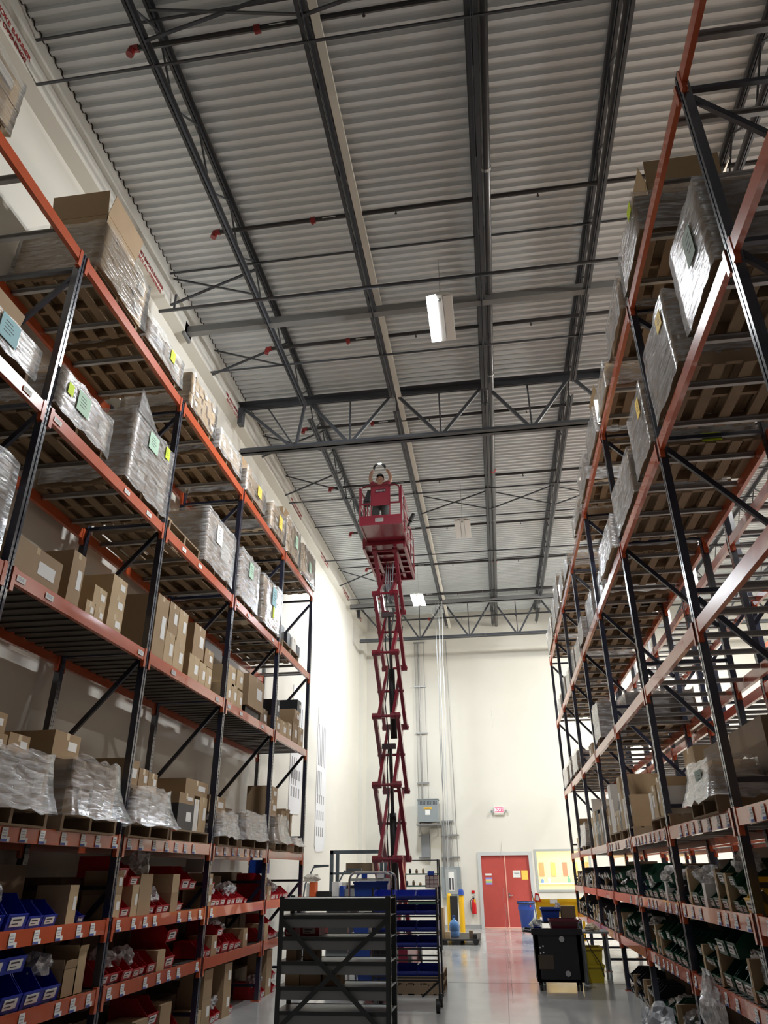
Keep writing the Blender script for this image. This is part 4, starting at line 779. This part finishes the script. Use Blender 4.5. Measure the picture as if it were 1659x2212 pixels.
# ------------------------------------------------------------------ things on and near the back wall
t=thing('exit_sign','small red EXIT sign with two lamp heads on the back wall','exit sign',(.04,28.45,3.72))
kids(t,'sign_body',MB().box(-.13,.21,28.44,28.5,3.62,3.84),whitem); kids(t,'lit_face',MB().box(-.11,.19,28.435,28.44,3.65,3.82),mat('lit_red_sign',(.8,.03,.06),.5,emit=(1,.08,.13),es=1.6))
text('exit_lettering','EXIT',.15,mat('exit_letters',(1,.8,.8),.5,emit=(1,.75,.75),es=1.2),(.04,28.433,3.735),(PI/2,0,0),t)
kids(t,'battery_case',MB().box(-.13,.21,28.43,28.5,3.56,3.62),mat('beige_case',(.55,.52,.45),.5))
for s in (-1,1): kids(t,'lamp_head',MB().lathe([(0,0),(.05,.0),(.045,.07),(.02,.09),(0,.09)],(.04+s*.25,28.42,3.64),14),greym)
t=thing('transformer','grey wall-mounted transformer cabinet with a yellow warning strip','transformer',(-2.48,28.0,3.3))
kids(t,'cabinet',MB().box(-2.84,-2.11,27.75,28.35,3.34,4.07).box(-2.86,-2.09,27.73,28.37,4.07,4.10),greym)
vt=MB()
for i in range(13): vt.box(-2.80+i*.052,-2.775+i*.052,27.744,27.75,3.9,4.02)
kids(t,'louvre',vt,inkm); kids(t,'warning_strip',MB().box(-2.62,-2.33,27.742,27.75,3.75,3.81),yellowm); kids(t,'warning_text',MB().box(-2.58,-2.40,27.739,27.742,3.77,3.79),inkm); kids(t,'data_plate',MB().box(-2.57,-2.40,27.743,27.75,3.56,3.73),paperm)
kids(t,'support_bracket',MB().box(-2.90,-2.05,27.72,28.5,3.22,3.26).bar((-2.80,27.8,3.22),(-2.74,28.45,2.85),.03,.03).bar((-2.15,27.8,3.22),(-2.2,28.45,2.85),.03,.03).box(-2.82,-2.78,27.8,28.3,3.26,3.34).box(-2.17,-2.13,27.8,28.3,3.26,3.34),galv)
def wallthing(nm,lb,cat,mb,m): o=mb.ob(nm,m); return tag(o,lb,cat)
wallthing('junction_box','tall narrow grey junction box below the transformer','electrical box',MB().box(-2.80,-2.50,28.3,28.5,2.2,2.95),mat('mid_grey_enamel',(.19,.20,.21),.4))
wallthing('wire_trough','beige flat wiring cabinet between the transformer and breaker panel','electrical box',MB().box(-2.48,-2.10,28.38,28.5,1.3,3.15),mat('beige_enamel',(.52,.50,.44),.5))
t=thing('breaker_panel','grey breaker panel with exposed switches on the back wall','electrical panel',(-1.78,28.4,.95)); kids(t,'panel_box',MB().box(-2.12,-1.45,28.3,28.5,.94,1.90),greym); kids(t,'panel_door',MB().box(-1.98,-1.58,28.28,28.3,1.05,1.82),mat('light_grey_enamel',(.36,.38,.38),.4)); kids(t,'breaker_cover',MB().box(-1.88,-1.68,28.272,28.28,1.15,1.74),whitem)
for x in (-1.83,-1.73): kids(t,'breaker_row',MB().box(x-.028,x+.028,28.262,28.272,1.18,1.55),inkm)
kids(t,'panel_handle',MB().tube([(-1.5,28.26,1.4),(-1.5,28.24,1.46)],.012),chromem)
ci=0
for x,z0,z1,r_ in ((-2.86,3.0,10.05,.012),(-2.72,4.1,10.05,.035),(-2.50,4.1,10.05,.012),(-1.60,1.9,10.1,.014)):
    tag(MB().tube([(x+(.08 if x>-2 else 0),28.45,z0),(x,28.45,z1)],r_,8).ob('conduit',galv),['thin','thick grey','second thin','long single'][ci]+' vertical conduit running up the back wall '+['left of the thick one','above the transformer','right of the thick one','above the breaker panel'][ci],'conduit'); ci+=1
for i in range(7): tag(MB().tube([(-2.02+i*.055,28.45,1.9),(-2.02+i*.055,28.45,3.38)],.014,8).ob('conduit',galv),'thin conduit in the bundle above the breaker panel, %s from the left'%nth(i),'conduit','conduit bundle above the breaker panel')
for i,(x0,x1,z) in enumerate(((-2.90,-2.45,10.05),(-2.90,-2.45,8.28),(-2.90,-2.45,6.5),(-2.90,-2.45,4.7),(-2.90,-1.45,2.92),(-2.90,-1.45,2.2),(-2.05,-1.62,3.38))): tag(MB().box(x0,x1,28.40,28.46,z-.025,z+.025).ob('strut_channel',galv),'horizontal strut channel holding conduits on the back wall, %s from the top'%nth([0,1,2,3,5,6,4][i]),'strut','strut channels on the back wall')
cordm=mat('pale_cord',(.55,.56,.56),.5); cordd=mat('grey_cord',(.24,.25,.26),.5)
for i,(x,x2,m_) in enumerate(((-1.57,-1.62,cordm),(-1.43,-1.58,cordm),(-1.66,-1.7,cordd),(-1.5,-1.75,cordd))):
    p_=[(x,24.3,10.3)]+[(x+(x2-x)*k/8+.02*math.sin(k*2+i),24.3+.02*math.cos(k+i),10.3-k*1.09) for k in range(1,9)]
    tag(MB().tube(p_,.010,6).ob('hanging_cord',m_),['white','second white','grey','second grey'][i]+' power cord hanging from the roof to the work area','cord')
ring=[(-1.62+.2*math.cos(a*PI/8),24.3,9.95+.22*math.sin(a*PI/8)) for a in range(17)]; tag(MB().tube(ring,.010,6,False).ob('coiled_cord',cordm),'white cord coiled in a ring under the roof beside the duct','cord')
t=thing('fire_extinguisher','red fire extinguisher hanging left of the red doors','fire extinguisher',(-1.05,28.4,.44)); kids(t,'cylinder',MB().lathe([(0,0),(.075,.01),(.08,.03),(.08,.36),(.05,.43),(.02,.45),(0,.45)],(-1.05,28.4,.44),18),firered,True); kids(t,'valve_head',MB().box(-1.08,-1.02,28.37,28.43,.89,.95).bar((-1.1,28.4,.97),(-.98,28.4,1.0),.02,.012),blackm); kids(t,'hose',MB().tube([(-1.08,28.38,.93),(-1.16,28.37,.85),(-1.16,28.37,.6),(-1.13,28.37,.5)],.012,6),blackm); kids(t,'inspection_tag',MB().box(-1.03,-.98,28.33,28.335,.76,.9),yellowm)
wallthing('extinguisher_sign','small square red sign above the fire extinguisher','sign',MB().box(-1.11,-1.0,28.48,28.495,1.07,1.16),firered)
for i,(x,y,c) in enumerate(((-1.40,27.0,1),(-1.84,27.6,0))):
    t=thing('bollard','yellow bollard '+('wearing a blue cap in front of the breaker panel' if c else 'half hidden behind the tall cartons'),'bollard',(x,y,0)); kids(t,'post',MB().lathe([(.085,0),(.085,1.0),(.07,1.06),(.04,1.09),(0,1.10)],(x,y,0),20),yellowm,True)
    if c: cp=tag(MB().lathe([(.12,0),(.10,.02),(.095,.06),(.085,.13),(.05,.17),(0,.18)],(x,y,1.06),18).ob('hard_hat',bluem),'bright blue hat resting on top of the yellow bollard','hat')
wallthing('leaning_board','tall black board standing behind the water bottle','board',MB().box(-1.80,-1.55,27.35,27.42,0,1.02),blackm)
# pallet with bottle and cartons
t=thing('black_pallet','black plastic pallet on the floor carrying cartons and a water bottle','pallet',(-1.3,23.3,0)); kids(t,'top_deck',MB().box(-1.86,-.74,22.2,24.5,.10,.135),mat('black_plastic',(.02,.02,.022),.5))
for x in (-1.80,-1.30,-.82):
    for y in (22.28,23.35,24.4): kids(t,'block_foot',MB().prism([(x-.08,.10),(x+.08,.10),(x+.05,0),(x-.05,0)],'y',y-.07,y+.07),MT['black_plastic'])
t=thing('water_bottle','large blue water bottle standing on the black pallet','bottle',(-1.42,22.9,.137)); kids(t,'bottle_body',MB().lathe([(0,0),(.13,.01),(.14,.04),(.14,.13),(.13,.15),(.14,.17),(.14,.30),(.10,.38),(.035,.42),(.035,.48),(0,.48)],(-1.42,22.9,.137),22),waterb,True); kids(t,'bottle_cap',MB().lathe([(.04,0),(.04,.04),(0,.045)],(-1.42,22.9,.615),14),bluem)
carton(-1.88,-1.66,22.35,22.8,.136,.86,'c','tall tan carton standing at the left end of the black pallet',-1); carton(-1.64,-1.50,22.3,22.5,.136,.30,'p','small tan carton beside the tall one on the black pallet',-1,lab=False)
carton(-1.0,-.90,22.4,22.6,.136,.32,'d','small brown box on the right end of the black pallet',-1,lab=False,tape=False); carton(-.89,-.79,22.3,22.5,.136,.25,'k','tiny black box at the right tip of the black pallet',-1,lab=False)
# blue trash can, broom, yellow hopper
t=thing('trash_can','round blue wheeled trash can in front of the red door','trash can',(.68,27,0)); kids(t,'can_body',MB().lathe([(0,.08),(.20,.08),(.245,.62),(.27,.63),(.27,.66),(.25,.80),(.29,.82),(.29,.86),(.25,.86),(.19,.12),(0,.12)],(.68,27,0),26),bluem,True); kids(t,'can_liner',MB().lathe([(.30,.80),(.285,.868),(.24,.86)],(.68,27,0),20),blackm)
for s in (-1,1): kids(t,'caster',MB().tube([(.68+s*.15,26.9,.04),(.68+s*.15,26.94,.04)],.04,12).box(.68+s*.15-.012,.68+s*.15+.012,26.9,26.94,.04,.09),blackm)
kids(t,'can_label',MB().box(.78,.83,26.725,26.735,.71,.76),firered)
t=thing('broom','dark broom handle leaning beside the blue trash can','broom',(1.0,27.0,0)); kids(t,'handle',MB().tube([(1.02,26.9,.05),(.90,27.1,1.15)],.013,8),blackm); kids(t,'broom_head',MB().box(.9,1.14,26.86,26.94,0,.08),blackm)
t=thing('yellow_hopper','yellow steel hopper cart beneath the window','hopper cart',(1.4,23.2,0)); kids(t,'hopper_body',MB().prism([(.92,.62),(2.02,.62),(2.12,1.0),(.86,1.0)],'y',22.8,23.7),yellowm); kids(t,'rim',MB().box(.82,2.16,22.75,22.82,.98,1.05).box(.82,.88,22.75,23.8,.98,1.05).box(2.1,2.16,22.75,23.8,.98,1.05),yellowm); kids(t,'cart_leg',MB().bar((.92,22.9,.05),(.86,22.85,1.0),.07,.06),yellowm); kids(t,'cart_leg',MB().bar((2.05,22.9,.05),(2.1,22.85,1.0),.07,.06),yellowm); kids(t,'paper_notice',MB().box(1.22,1.42,22.735,22.74,.94,1.04),paperm); kids(t,'cart_base',MB().box(.9,2.08,22.85,23.7,.05,.12),yellowm)
wallthing('red_clipboard','small red tray with white paper hung at the hopper corner','tray',MB().use(firered).prism([(.80,1.0),(.98,.98),(.94,1.18),(.84,1.2)],'y',22.70,22.74).use(paperm).prism([(.83,1.03),(.94,1.02),(.92,1.14),(.85,1.15)],'y',22.69,22.70),firered)
# exit-side posters on the left wall
for i,(y0,y1,z0,z1,lb) in enumerate(((21.05,22.25,2.3,6.1,'long white banner with dark printed charts, nearer the corner'),(18.2,19.35,3.07,6.1,'long white banner with charts behind the end of the left rack'))):
    t=thing('wall_banner',lb,'banner',(-4.99,y0,z0)); kids(t,'banner_sheet',MB().prism([(y0,z0+.1),(y0+.15,z0-.05),(y1-.15,z0-.02),(y1,z0+.12),(y1,z1),(y0,z1)],'x',-4.998,-4.985),mat('banner_white',(.74,.74,.76),.6)); m=MB()
    for k in range(5): m.box(-4.984,-4.981,y0+.12+.2*k,y0+.19+.2*k,z1-1.6,z1-.45)
    for k in range(3): m.box(-4.984,-4.981,y0+.12+.2*k,y0+.19+.2*k,z1-2.4,z1-1.75)
    for j in range(3):
        for k in range(4): m.box(-4.984,-4.981,y0+.14+.24*k,y0+.24+.24*k,z0+.35+.42*j,z0+.58+.42*j) if z1-z0>3.5 or j<2 else None
    kids(t,'printed_chart',m,mat('chart_print',(.30,.29,.30),.7))
# workbench area
bx_=MB()
t=thing('workbench','dark grey steel workbench with an overhead frame by the left wall','workbench',(-3.5,19.6,0))
for x in (-4.08,-2.86):
    for y in (19.1,19.8): kids(t,'post',MB().box(x-.04,x+.04,y-.04,y+.04,0,2.22),mat('blue_grey_paint',(.10,.13,.15),.4))
for z in (2.18,1.72,1.28,.88): kids(t,'overhead_beam' if z>2 else 'shelf',MB().box(-4.12,-2.82,19.06,19.14,z-.04,z+.04) if z>2 else MB().box(-4.1,-2.84,19.06,19.84,z-.03,z+.02),MT['blue_grey_paint'])
carton(-3.75,-3.1,19.2,19.7,1.742,1.94,'d','long flat brown box on the upper shelf of the workbench',-1,lab=False)
for i,(x0,x1,z,h,m_,lb) in enumerate(((-4.0,-3.75,1.30,.22,whitem,'white instrument box'),(-3.72,-3.45,1.30,.16,blackm,'black instrument box'),(-3.4,-3.15,1.30,.2,card3,'brown parts box'),(-3.1,-2.9,1.30,.14,greym,'grey tray'))): tag(MB().box(x0,x1,19.2,19.6,z,z+h).ob('bench_item',m_),lb+' standing on the middle shelf of the workbench','box')
t=thing('side_table','low grey cabinet table left of the workbench piled with clutter','table',(-3.9,17.4,0)); kids(t,'table_top',MB().box(-4.45,-3.0,17.0,17.9,1.22,1.25),whitem); kids(t,'cabinet',MB().box(-3.75,-3.05,17.1,17.8,.1,1.22),greym)
for z in (.3,.62,.94): kids(t,'drawer',MB().box(-3.72,-3.08,17.07,17.1,z-.04,z+.22),mat('dark_grey_enamel',(.07,.075,.08),.4))
kids(t,'leg',MB().box(-4.43,-4.38,17.05,17.85,0,1.22),greym)
for i,(x0,x1,y,h,m_,lb) in enumerate(((-4.14,-4.03,17.15,.30,mat('orange_folder',(.85,.15,.04),.5),'bright orange folder'),(-4.21,-4.15,17.15,.28,paperm,'white folder'),(-4.0,-3.72,17.2,.12,blackm,'black plastic bin'),(-3.68,-3.53,17.3,.30,whitem,'white bottle carton'),(-3.50,-3.42,17.25,.22,bluem,'blue spray can box'),(-3.4,-3.15,17.3,.16,greym,'grey tool case'))): tag(MB().box(x0,x1,y,y+.3,1.252,1.252+h).ob('desk_item',m_),lb+' upright on the cluttered side table','desk item')
bag(-4.12,17.25,1.56,.13,'crumpled paper heap above the folders on the side table',(1.3,1,.7),41,m=mat('crumpled_paper',(.66,.62,.55),.7))
for i,(x,z,d) in enumerate(((-4.3,1.86,.5),(-3.6,1.78,.55))):
    t=thing('task_lamp','blue-grey articulated lamp arm, '+('left one near the rack end' if i==0 else 'right one by the workbench frame'),'task lamp',(x,17.5,1.12)); kids(t,'lamp_arm',MB().tube([(x-.1,17.6,1.14),(x-.05,17.6,z-.35),(x+.15,17.5,z-.02),(x+d-.1,17.45,z)],.018,8),MT['blue_grey_paint']); kids(t,'lamp_head',MB().box(x+d-.32,x+d,17.38,17.5,z-.01,z+.03),MT['blue_grey_paint'])
# green wire shelving
t=thing('wire_shelving','green wire shelving unit with dark frame behind the lift','shelving',(-2.0,20.6,0))
for x in (-2.5,-1.62):
    for y in (20.4,20.9): kids(t,'post',MB().tube([(x,y,0),(x,y,2.02)],.018,8),blackm)
kids(t,'top_rail',MB().tube([(-2.5,20.4,2.0),(-1.62,20.4,2.0)],.014,6),blackm)
for z in (1.70,1.43,1.05,.6):
    m=MB().box(-2.5,-1.62,20.4,20.42,z-.03,z).box(-2.5,-1.62,20.88,20.9,z-.03,z)
    for k in range(22): m.box(-2.5+.04*k,-2.494+.04*k,20.4,20.9,z-.005,z)
    kids(t,'wire_shelf',m,greenwire)
rnd=random.Random(5)
for i in range(9): 
    x=-2.42+.085*i; z=1.702 if i%2 else 1.432; h=rnd.uniform(.06,.13); tag(MB().lathe([(0,0),(.03,0),(.035,h*.6),(.015,h),(0,h)],(x,20.5,z),10).ob('small_part',rnd.choice([blackm,card3,steelm,card])),'small part standing on the green wire shelving, %s from the left'%nth(i),'part','small parts on the wire shelving')
t=thing('drawer_cabinet','small drawer cabinet with pale square drawers by the wire shelf post','drawer cabinet',(-1.75,20.2,1.06)); kids(t,'cabinet_body',MB().box(-1.92,-1.60,20.18,20.38,1.37,1.66),mat('dark_red_cabinet',(.06,.03,.035),.4))
for r_ in range(3):
    for c_ in range(3): kids(t,'small_drawer',MB().box(-1.905+.104*c_,-1.82+.104*c_,20.17,20.18,1.385+.09*r_,1.455+.09*r_),mat('smoky_drawer',(.40,.33,.32),.4))
tag(MB().box(-1.86,-1.7,20.2,20.32,1.66,1.75).ob('blue_box',bluem),'small blue box on top of the drawer cabinet','box')
# chrome cart with blue totes behind the grey shelving
t=thing('tote_cart','pale tubular steel cart loaded with blue totes behind the grey shelving','cart',(-2.1,13.0,0))
for y in (12.7,13.3): kids(t,'push_frame',MB().tube([(-2.42,y,.15),(-2.42,y,1.62),(-2.39,y,1.69),(-2.33,y,1.72),(-1.84,y,1.72),(-1.78,y,1.69),(-1.75,y,1.62),(-1.75,y,.15)],.018,8),chromem)
for z in (1.62,1.24,.86,.48,.16): kids(t,'cart_shelf',MB().box(-2.42,-1.75,12.7,13.3,z-.012,z+.012) if z<1.5 else MB().box(-2.42,-1.75,12.69,12.71,z-.02,z+.02),mat('pale_steel',(.50,.52,.48),.4))
for x in (-2.38,-1.79):
    for y in (12.75,13.25): kids(t,'caster',MB().tube([(x-.02,y,.06),(x+.02,y,.06)],.06,14).box(x-.015,x+.015,y-.02,y+.02,.06,.15),blackm)
def tote(x0,x1,y0,y1,z,h,m_,label):
    t=thing('plastic_tote',label,'tote',((x0+x1)/2,(y0+y1)/2,z)); a=.03
    b=MB(); o=[(x0+a,y0+a),(x1-a,y0+a),(x1-a,y1-a),(x0+a,y1-a)]; q=[(x0,y0),(x1,y0),(x1,y1),(x0,y1)]; w_=.008
    b.add([(*p,z) for p in o]+[(*p,z+h) for p in q]+[(p[0]+(w_ if p[0]<(x0+x1)/2 else -w_),p[1]+(w_ if p[1]<(y0+y1)/2 else -w_),z+h) for p in q]+[(p[0]+(w_ if p[0]<(x0+x1)/2 else -w_),p[1]+(w_ if p[1]<(y0+y1)/2 else -w_),z+.01) for p in o],[(0,1,2,3)]+[(i,(i+1)%4,(i+1)%4+4,i+4) for i in range(4)]+[(i+4,(i+1)%4+4,(i+1)%4+8,i+8) for i in range(4)]+[(i+8,(i+1)%4+8,(i+1)%4+12,i+12) for i in range(4)]+[(12,13,14,15)])
    sub('tote_body',b,m_,t); sub('tote_rim',MB().box(x0-.01,x1+.01,y0-.012,y0,z+h-.03,z+h).box(x0-.01,x1+.01,y1,y1+.012,z+h-.03,z+h).box(x0-.012,x0,y0,y1,z+h-.03,z+h).box(x1,x1+.012,y0,y1,z+h-.03,z+h),m_,t); return t
tote(-2.36,-1.81,12.74,13.2,1.253,.34,bluem,'big blue tote on the top shelf of the pale cart'); tote(-2.38,-2.1,12.74,13.2,.873,.24,bluem,'blue tote on the left of the pale cart, second shelf'); tote(-2.07,-1.79,12.74,13.2,.873,.2,blackm,'black tote on the right of the pale cart, second shelf'); tote(-2.38,-2.08,12.74,13.2,.493,.24,bluem,'blue tote on the left of the pale cart, third shelf'); tote(-2.05,-1.79,12.74,13.2,.493,.22,blackm,'black tote on the right of the pale cart, third shelf'); tote(-2.3,-1.8,12.74,13.2,.173,.2,bluem,'blue tote on the bottom shelf of the pale cart')
tag(MB().box(-2.22,-2.13,12.68,12.69,1.64,1.70).ob('blue_tag',bluem),'small blue tag on the cart handle','tag'); tag(MB().box(-1.98,-1.86,12.68,12.69,1.64,1.70).ob('white_tag',paperm),'white tag on the cart handle','tag')
# blue bin cart
t=thing('bin_cart','wheeled black rack holding rows of blue bins in mid aisle','bin cart',(-1.4,12.0,0))
for x in (-1.90,-1.62,-.97):
    for y in (11.80,12.35):
        if x==-1.62 and y>12: continue
        kids(t,'post',MB().box(x-.012,x+.012,y-.012,y+.012,.12,1.52),blackm)
rows=(1.355,1.165,.955,.765,.42)
for z in rows: kids(t,'row_rail',MB().box(-1.9,-.97,11.80,11.82,z-.025,z-.005).box(-1.9,-.97,12.33,12.35,z+.02,z+.04).box(-1.9,-1.88,11.8,12.35,z-.02,z).box(-.99,-.97,11.8,12.35,z-.02,z),blackm)
kids(t,'row_rail',MB().box(-1.9,-.97,11.8,11.82,.66,.68).box(-1.9,-.97,11.8,11.82,.60,.62).box(-1.9,-.97,11.8,11.82,.36,.38),blackm)
for x in (-1.88,-.98): kids(t,'diagonal_brace',MB().bar((x,11.8,.36),(x+(.25 if x<-1.5 else -.25),12.0,.16),.02,.02),blackm)
for x in (-1.86,-1.0):
    for y in (11.83,12.32): kids(t,'caster',MB().tube([(x-.025,y,.075),(x+.025,y,.075)],.075,16).box(x-.03,x+.03,y-.03,y+.03,.075,.16),blackm)
bmk=binmesh(.30,.40,.125,'b'); bi=0
for z in rows:
    for k,x in enumerate((-1.745,-1.435,-1.125)):
        o=link('parts_bin',bmk,loc=(x,11.82,z+.002)); o.rotation_euler=(0,0,-PI/2); tag(o,'blue bin in the wheeled bin cart, %s row from top, %s'%(nth(rows.index(z)),('left','middle','right')[k]),'parts bin','blue bins on the wheeled cart')
for i in range(2): pallet(-1.45,13.9,.142*i,1.0,'bare wooden pallet on the floor behind the bin cart, '+('lower' if i==0 else 'upper')+' one',.8,'floor pallets behind the bin cart')
# grey foreground shelving
gsm=mat('dark_grey_shelf_paint',(.045,.052,.052),.42,var=.08); gsl=mat('grey_shelf_paint',(.27,.28,.275),.4,var=.06)
t=thing('steel_shelving','dark grey open steel shelving unit in the left foreground','shelving',(-1.8,8.9,0))
gx0,gx1,gy0,gy1=-2.40,-1.20,8.6,9.1
for x in (gx0,gx1-.05):
    for y in (gy0,gy1-.05): kids(t,'post',MB().box(x,x+.05,y,y+.004,0,1.49).box(x if x<-2 else x+.046,(x if x<-2 else x+.046)+.004,y,y+.05,0,1.49),gsm)
gz=(1.47,1.31,1.11,.89,.67,.46,.24)
for i,z in enumerate(gz):
    kids(t,'shelf',MB().use(gsm).box(gx0,gx1,gy0+.004,gy0+.02,z-(.12 if i==0 else .035),z).use(gsl).box(gx0+.02,gx1-.02,gy0+.012,gy0+.018,z-(.12 if i==0 else .115),z-.03).box(gx0,gx1,gy0+.02,gy1-.01,z-.006,z).box(gx0,gx1,gy1-.02,gy1-.005,z-.10,z).use(gsm).box(gx0,gx1,gy1-.024,gy1-.02,z-.012,z+.006),None)
kids(t,'cross_brace',MB().bar((gx1-.03,gy0-.008,1.27),(gx0+.03,gy0-.008,.30),.010,.045),gsm); kids(t,'cross_brace',MB().bar((gx0+.03,gy0-.020,1.27),(gx1-.03,gy0-.020,.25),.010,.045),gsm)
for i,(x0,x1,z,h,c) in enumerate(((-2.33,-2.18,.672,.15,'p'),(-2.17,-1.95,.672,.16,'c'),(-1.93,-1.74,.672,.15,'c'),(-2.33,-2.22,.892,.14,'c'),(-2.15,-2.0,.892,.15,'d'),(-2.34,-2.1,.0,.2,'c'))): carton(x0,x1,8.7,8.95,z,z+h,c,'small brown carton on the grey foreground shelving, %s one'%nth(i),-1,lab=False,tape=False,openf=.5 if i in (4,5) else 0,grp='cartons on the grey foreground shelving')
putbin('r','l',(-2.1,8.75,1.112),-PI/2,'red bin lying on the grey foreground shelving'); putbin('r','s',(-2.32,8.75,1.112),-PI/2,'small red bin at the left of the grey foreground shelving')
# black service cart on the right
plm=mat('black_cart_plastic',(.014,.014,.018),.42)
t=thing('service_cart','black plastic service cart loaded with bins beside the right rack','service cart',(.85,14.3,0))
kids(t,'top_tray',MB().box(.40,1.22,13.98,14.80,.78,.83).box(.40,1.22,13.98,14.02,.83,.87),plm); kids(t,'push_handle',MB().tube([(.42,14.1,.82),(.30,14.15,.83),(.28,14.4,.83),(.30,14.65,.83),(.42,14.7,.82)],.022,8),plm)
kids(t,'cart_body',MB().prism([(.44,.12),(1.18,.12),(1.20,.80),(.42,.80)],'y',14.0,14.02).box(.44,.5,14.0,14.78,.12,.8).box(1.12,1.18,14.0,14.78,.12,.8).box(.44,1.18,14.0,14.78,.12,.16).box(.44,1.18,14.74,14.78,.12,.8),plm)
for (x,z) in ((.88,.72),(.93,.24)): kids(t,'round_badge',MB().tube([(x,13.975 if z>.5 else 13.99,z),(x,13.995,z)],.042,20),mat('grey_badge',(.42,.42,.42),.5))
for (x,z) in ((.52,.60),(.57,.62),(.52,.52),(.57,.53)): kids(t,'oval_slot',MB().tube([(x,13.995,z),(x,14.001,z)],.012,10),whitem)
kids(t,'cardboard_patch',MB().box(.48,.72,13.992,13.999,.30,.50),mat('dark_kraft',(.07,.05,.035),.8))
for x in (.50,1.12):
    for y in (14.08,14.7): kids(t,'caster',MB().tube([(x-.02,y,.06),(x+.02,y,.06)],.06,16).box(x-.02,x+.02,y-.02,y+.02,.06,.13),blackm)
tote(.72,1.18,14.05,14.7,.832,.16,mat('maroon_plastic',(.10,.012,.025),.35),'maroon plastic tote on top of the black service cart'); tote(.62,.95,14.75,15.2,.94,.20,bluem,'blue tote with white bag standing behind the maroon tote')
tag(MB().box(.55,1.3,14.82,15.3,.90,.938).box(.56,.6,14.85,14.89,0,.9).box(1.25,1.29,14.85,14.89,0,.9).box(.56,.6,15.2,15.24,0,.9).box(1.25,1.29,15.2,15.24,0,.9).ob('small_table',greym),'small grey table hidden behind the black service cart','table')
carton(.98,1.22,14.86,15.2,.94,1.16,'d','brown box beside the blue tote behind the service cart',-1,lab=False)
putbin('b','s',(.50,14.05,.832),-PI/2,'small blue bin at the handle end of the black service cart'); bag(.5,14.25,.86,.09,'white gloves and wrappers heaped in the small blue bin',(1,1.2,1),51,m=mat('white_rags',(.66,.68,.60),.7)); bag(.92,14.9,1.08,.08,'white plastic bag tucked beside the blue tote',(.6,.8,1.1),52)
for i,(z,h) in enumerate(((.0,.26),(.262,.26))): tote(1.30,1.62,15.0,15.5,z,h,mat('mustard_plastic',(.55,.42,.02),.4),('lower','upper')[i]+' mustard yellow crate on the floor right of the service cart')
tag(MB().box(1.28,1.75,14.9,15.6,.74,.77).box(1.3,1.33,14.95,14.98,0,.74).box(1.70,1.73,14.95,14.98,0,.74).box(1.3,1.33,15.52,15.55,0,.74).box(1.70,1.73,15.52,15.55,0,.74).ob('side_stand',greym),'grey stand over the mustard crates beside the right rack','stand')
bag(1.5,15.1,.77,.10,'crumpled tan paper on the grey stand beside the right rack',(1.2,1,.7),53,m=mat('crumpled_kraft',(.60,.50,.36),.7))
tag(MB().tube([(1.35,15.0,.72),(1.42,14.97,.5),(1.55,14.95,.3),(1.6,14.97,.1)],.008,6).ob('loose_cord',blackm),'thin black cord hanging in front of the mustard crates','cord')
tag(MB().box(2.27,2.46,6.487,6.49,5.51,5.60).ob('lime_note',limem),'lime yellow note stuck under the second right shelf between pallet loads','note')
for o in list(bpy.data.objects):
    if 'world' in o: del o['world']
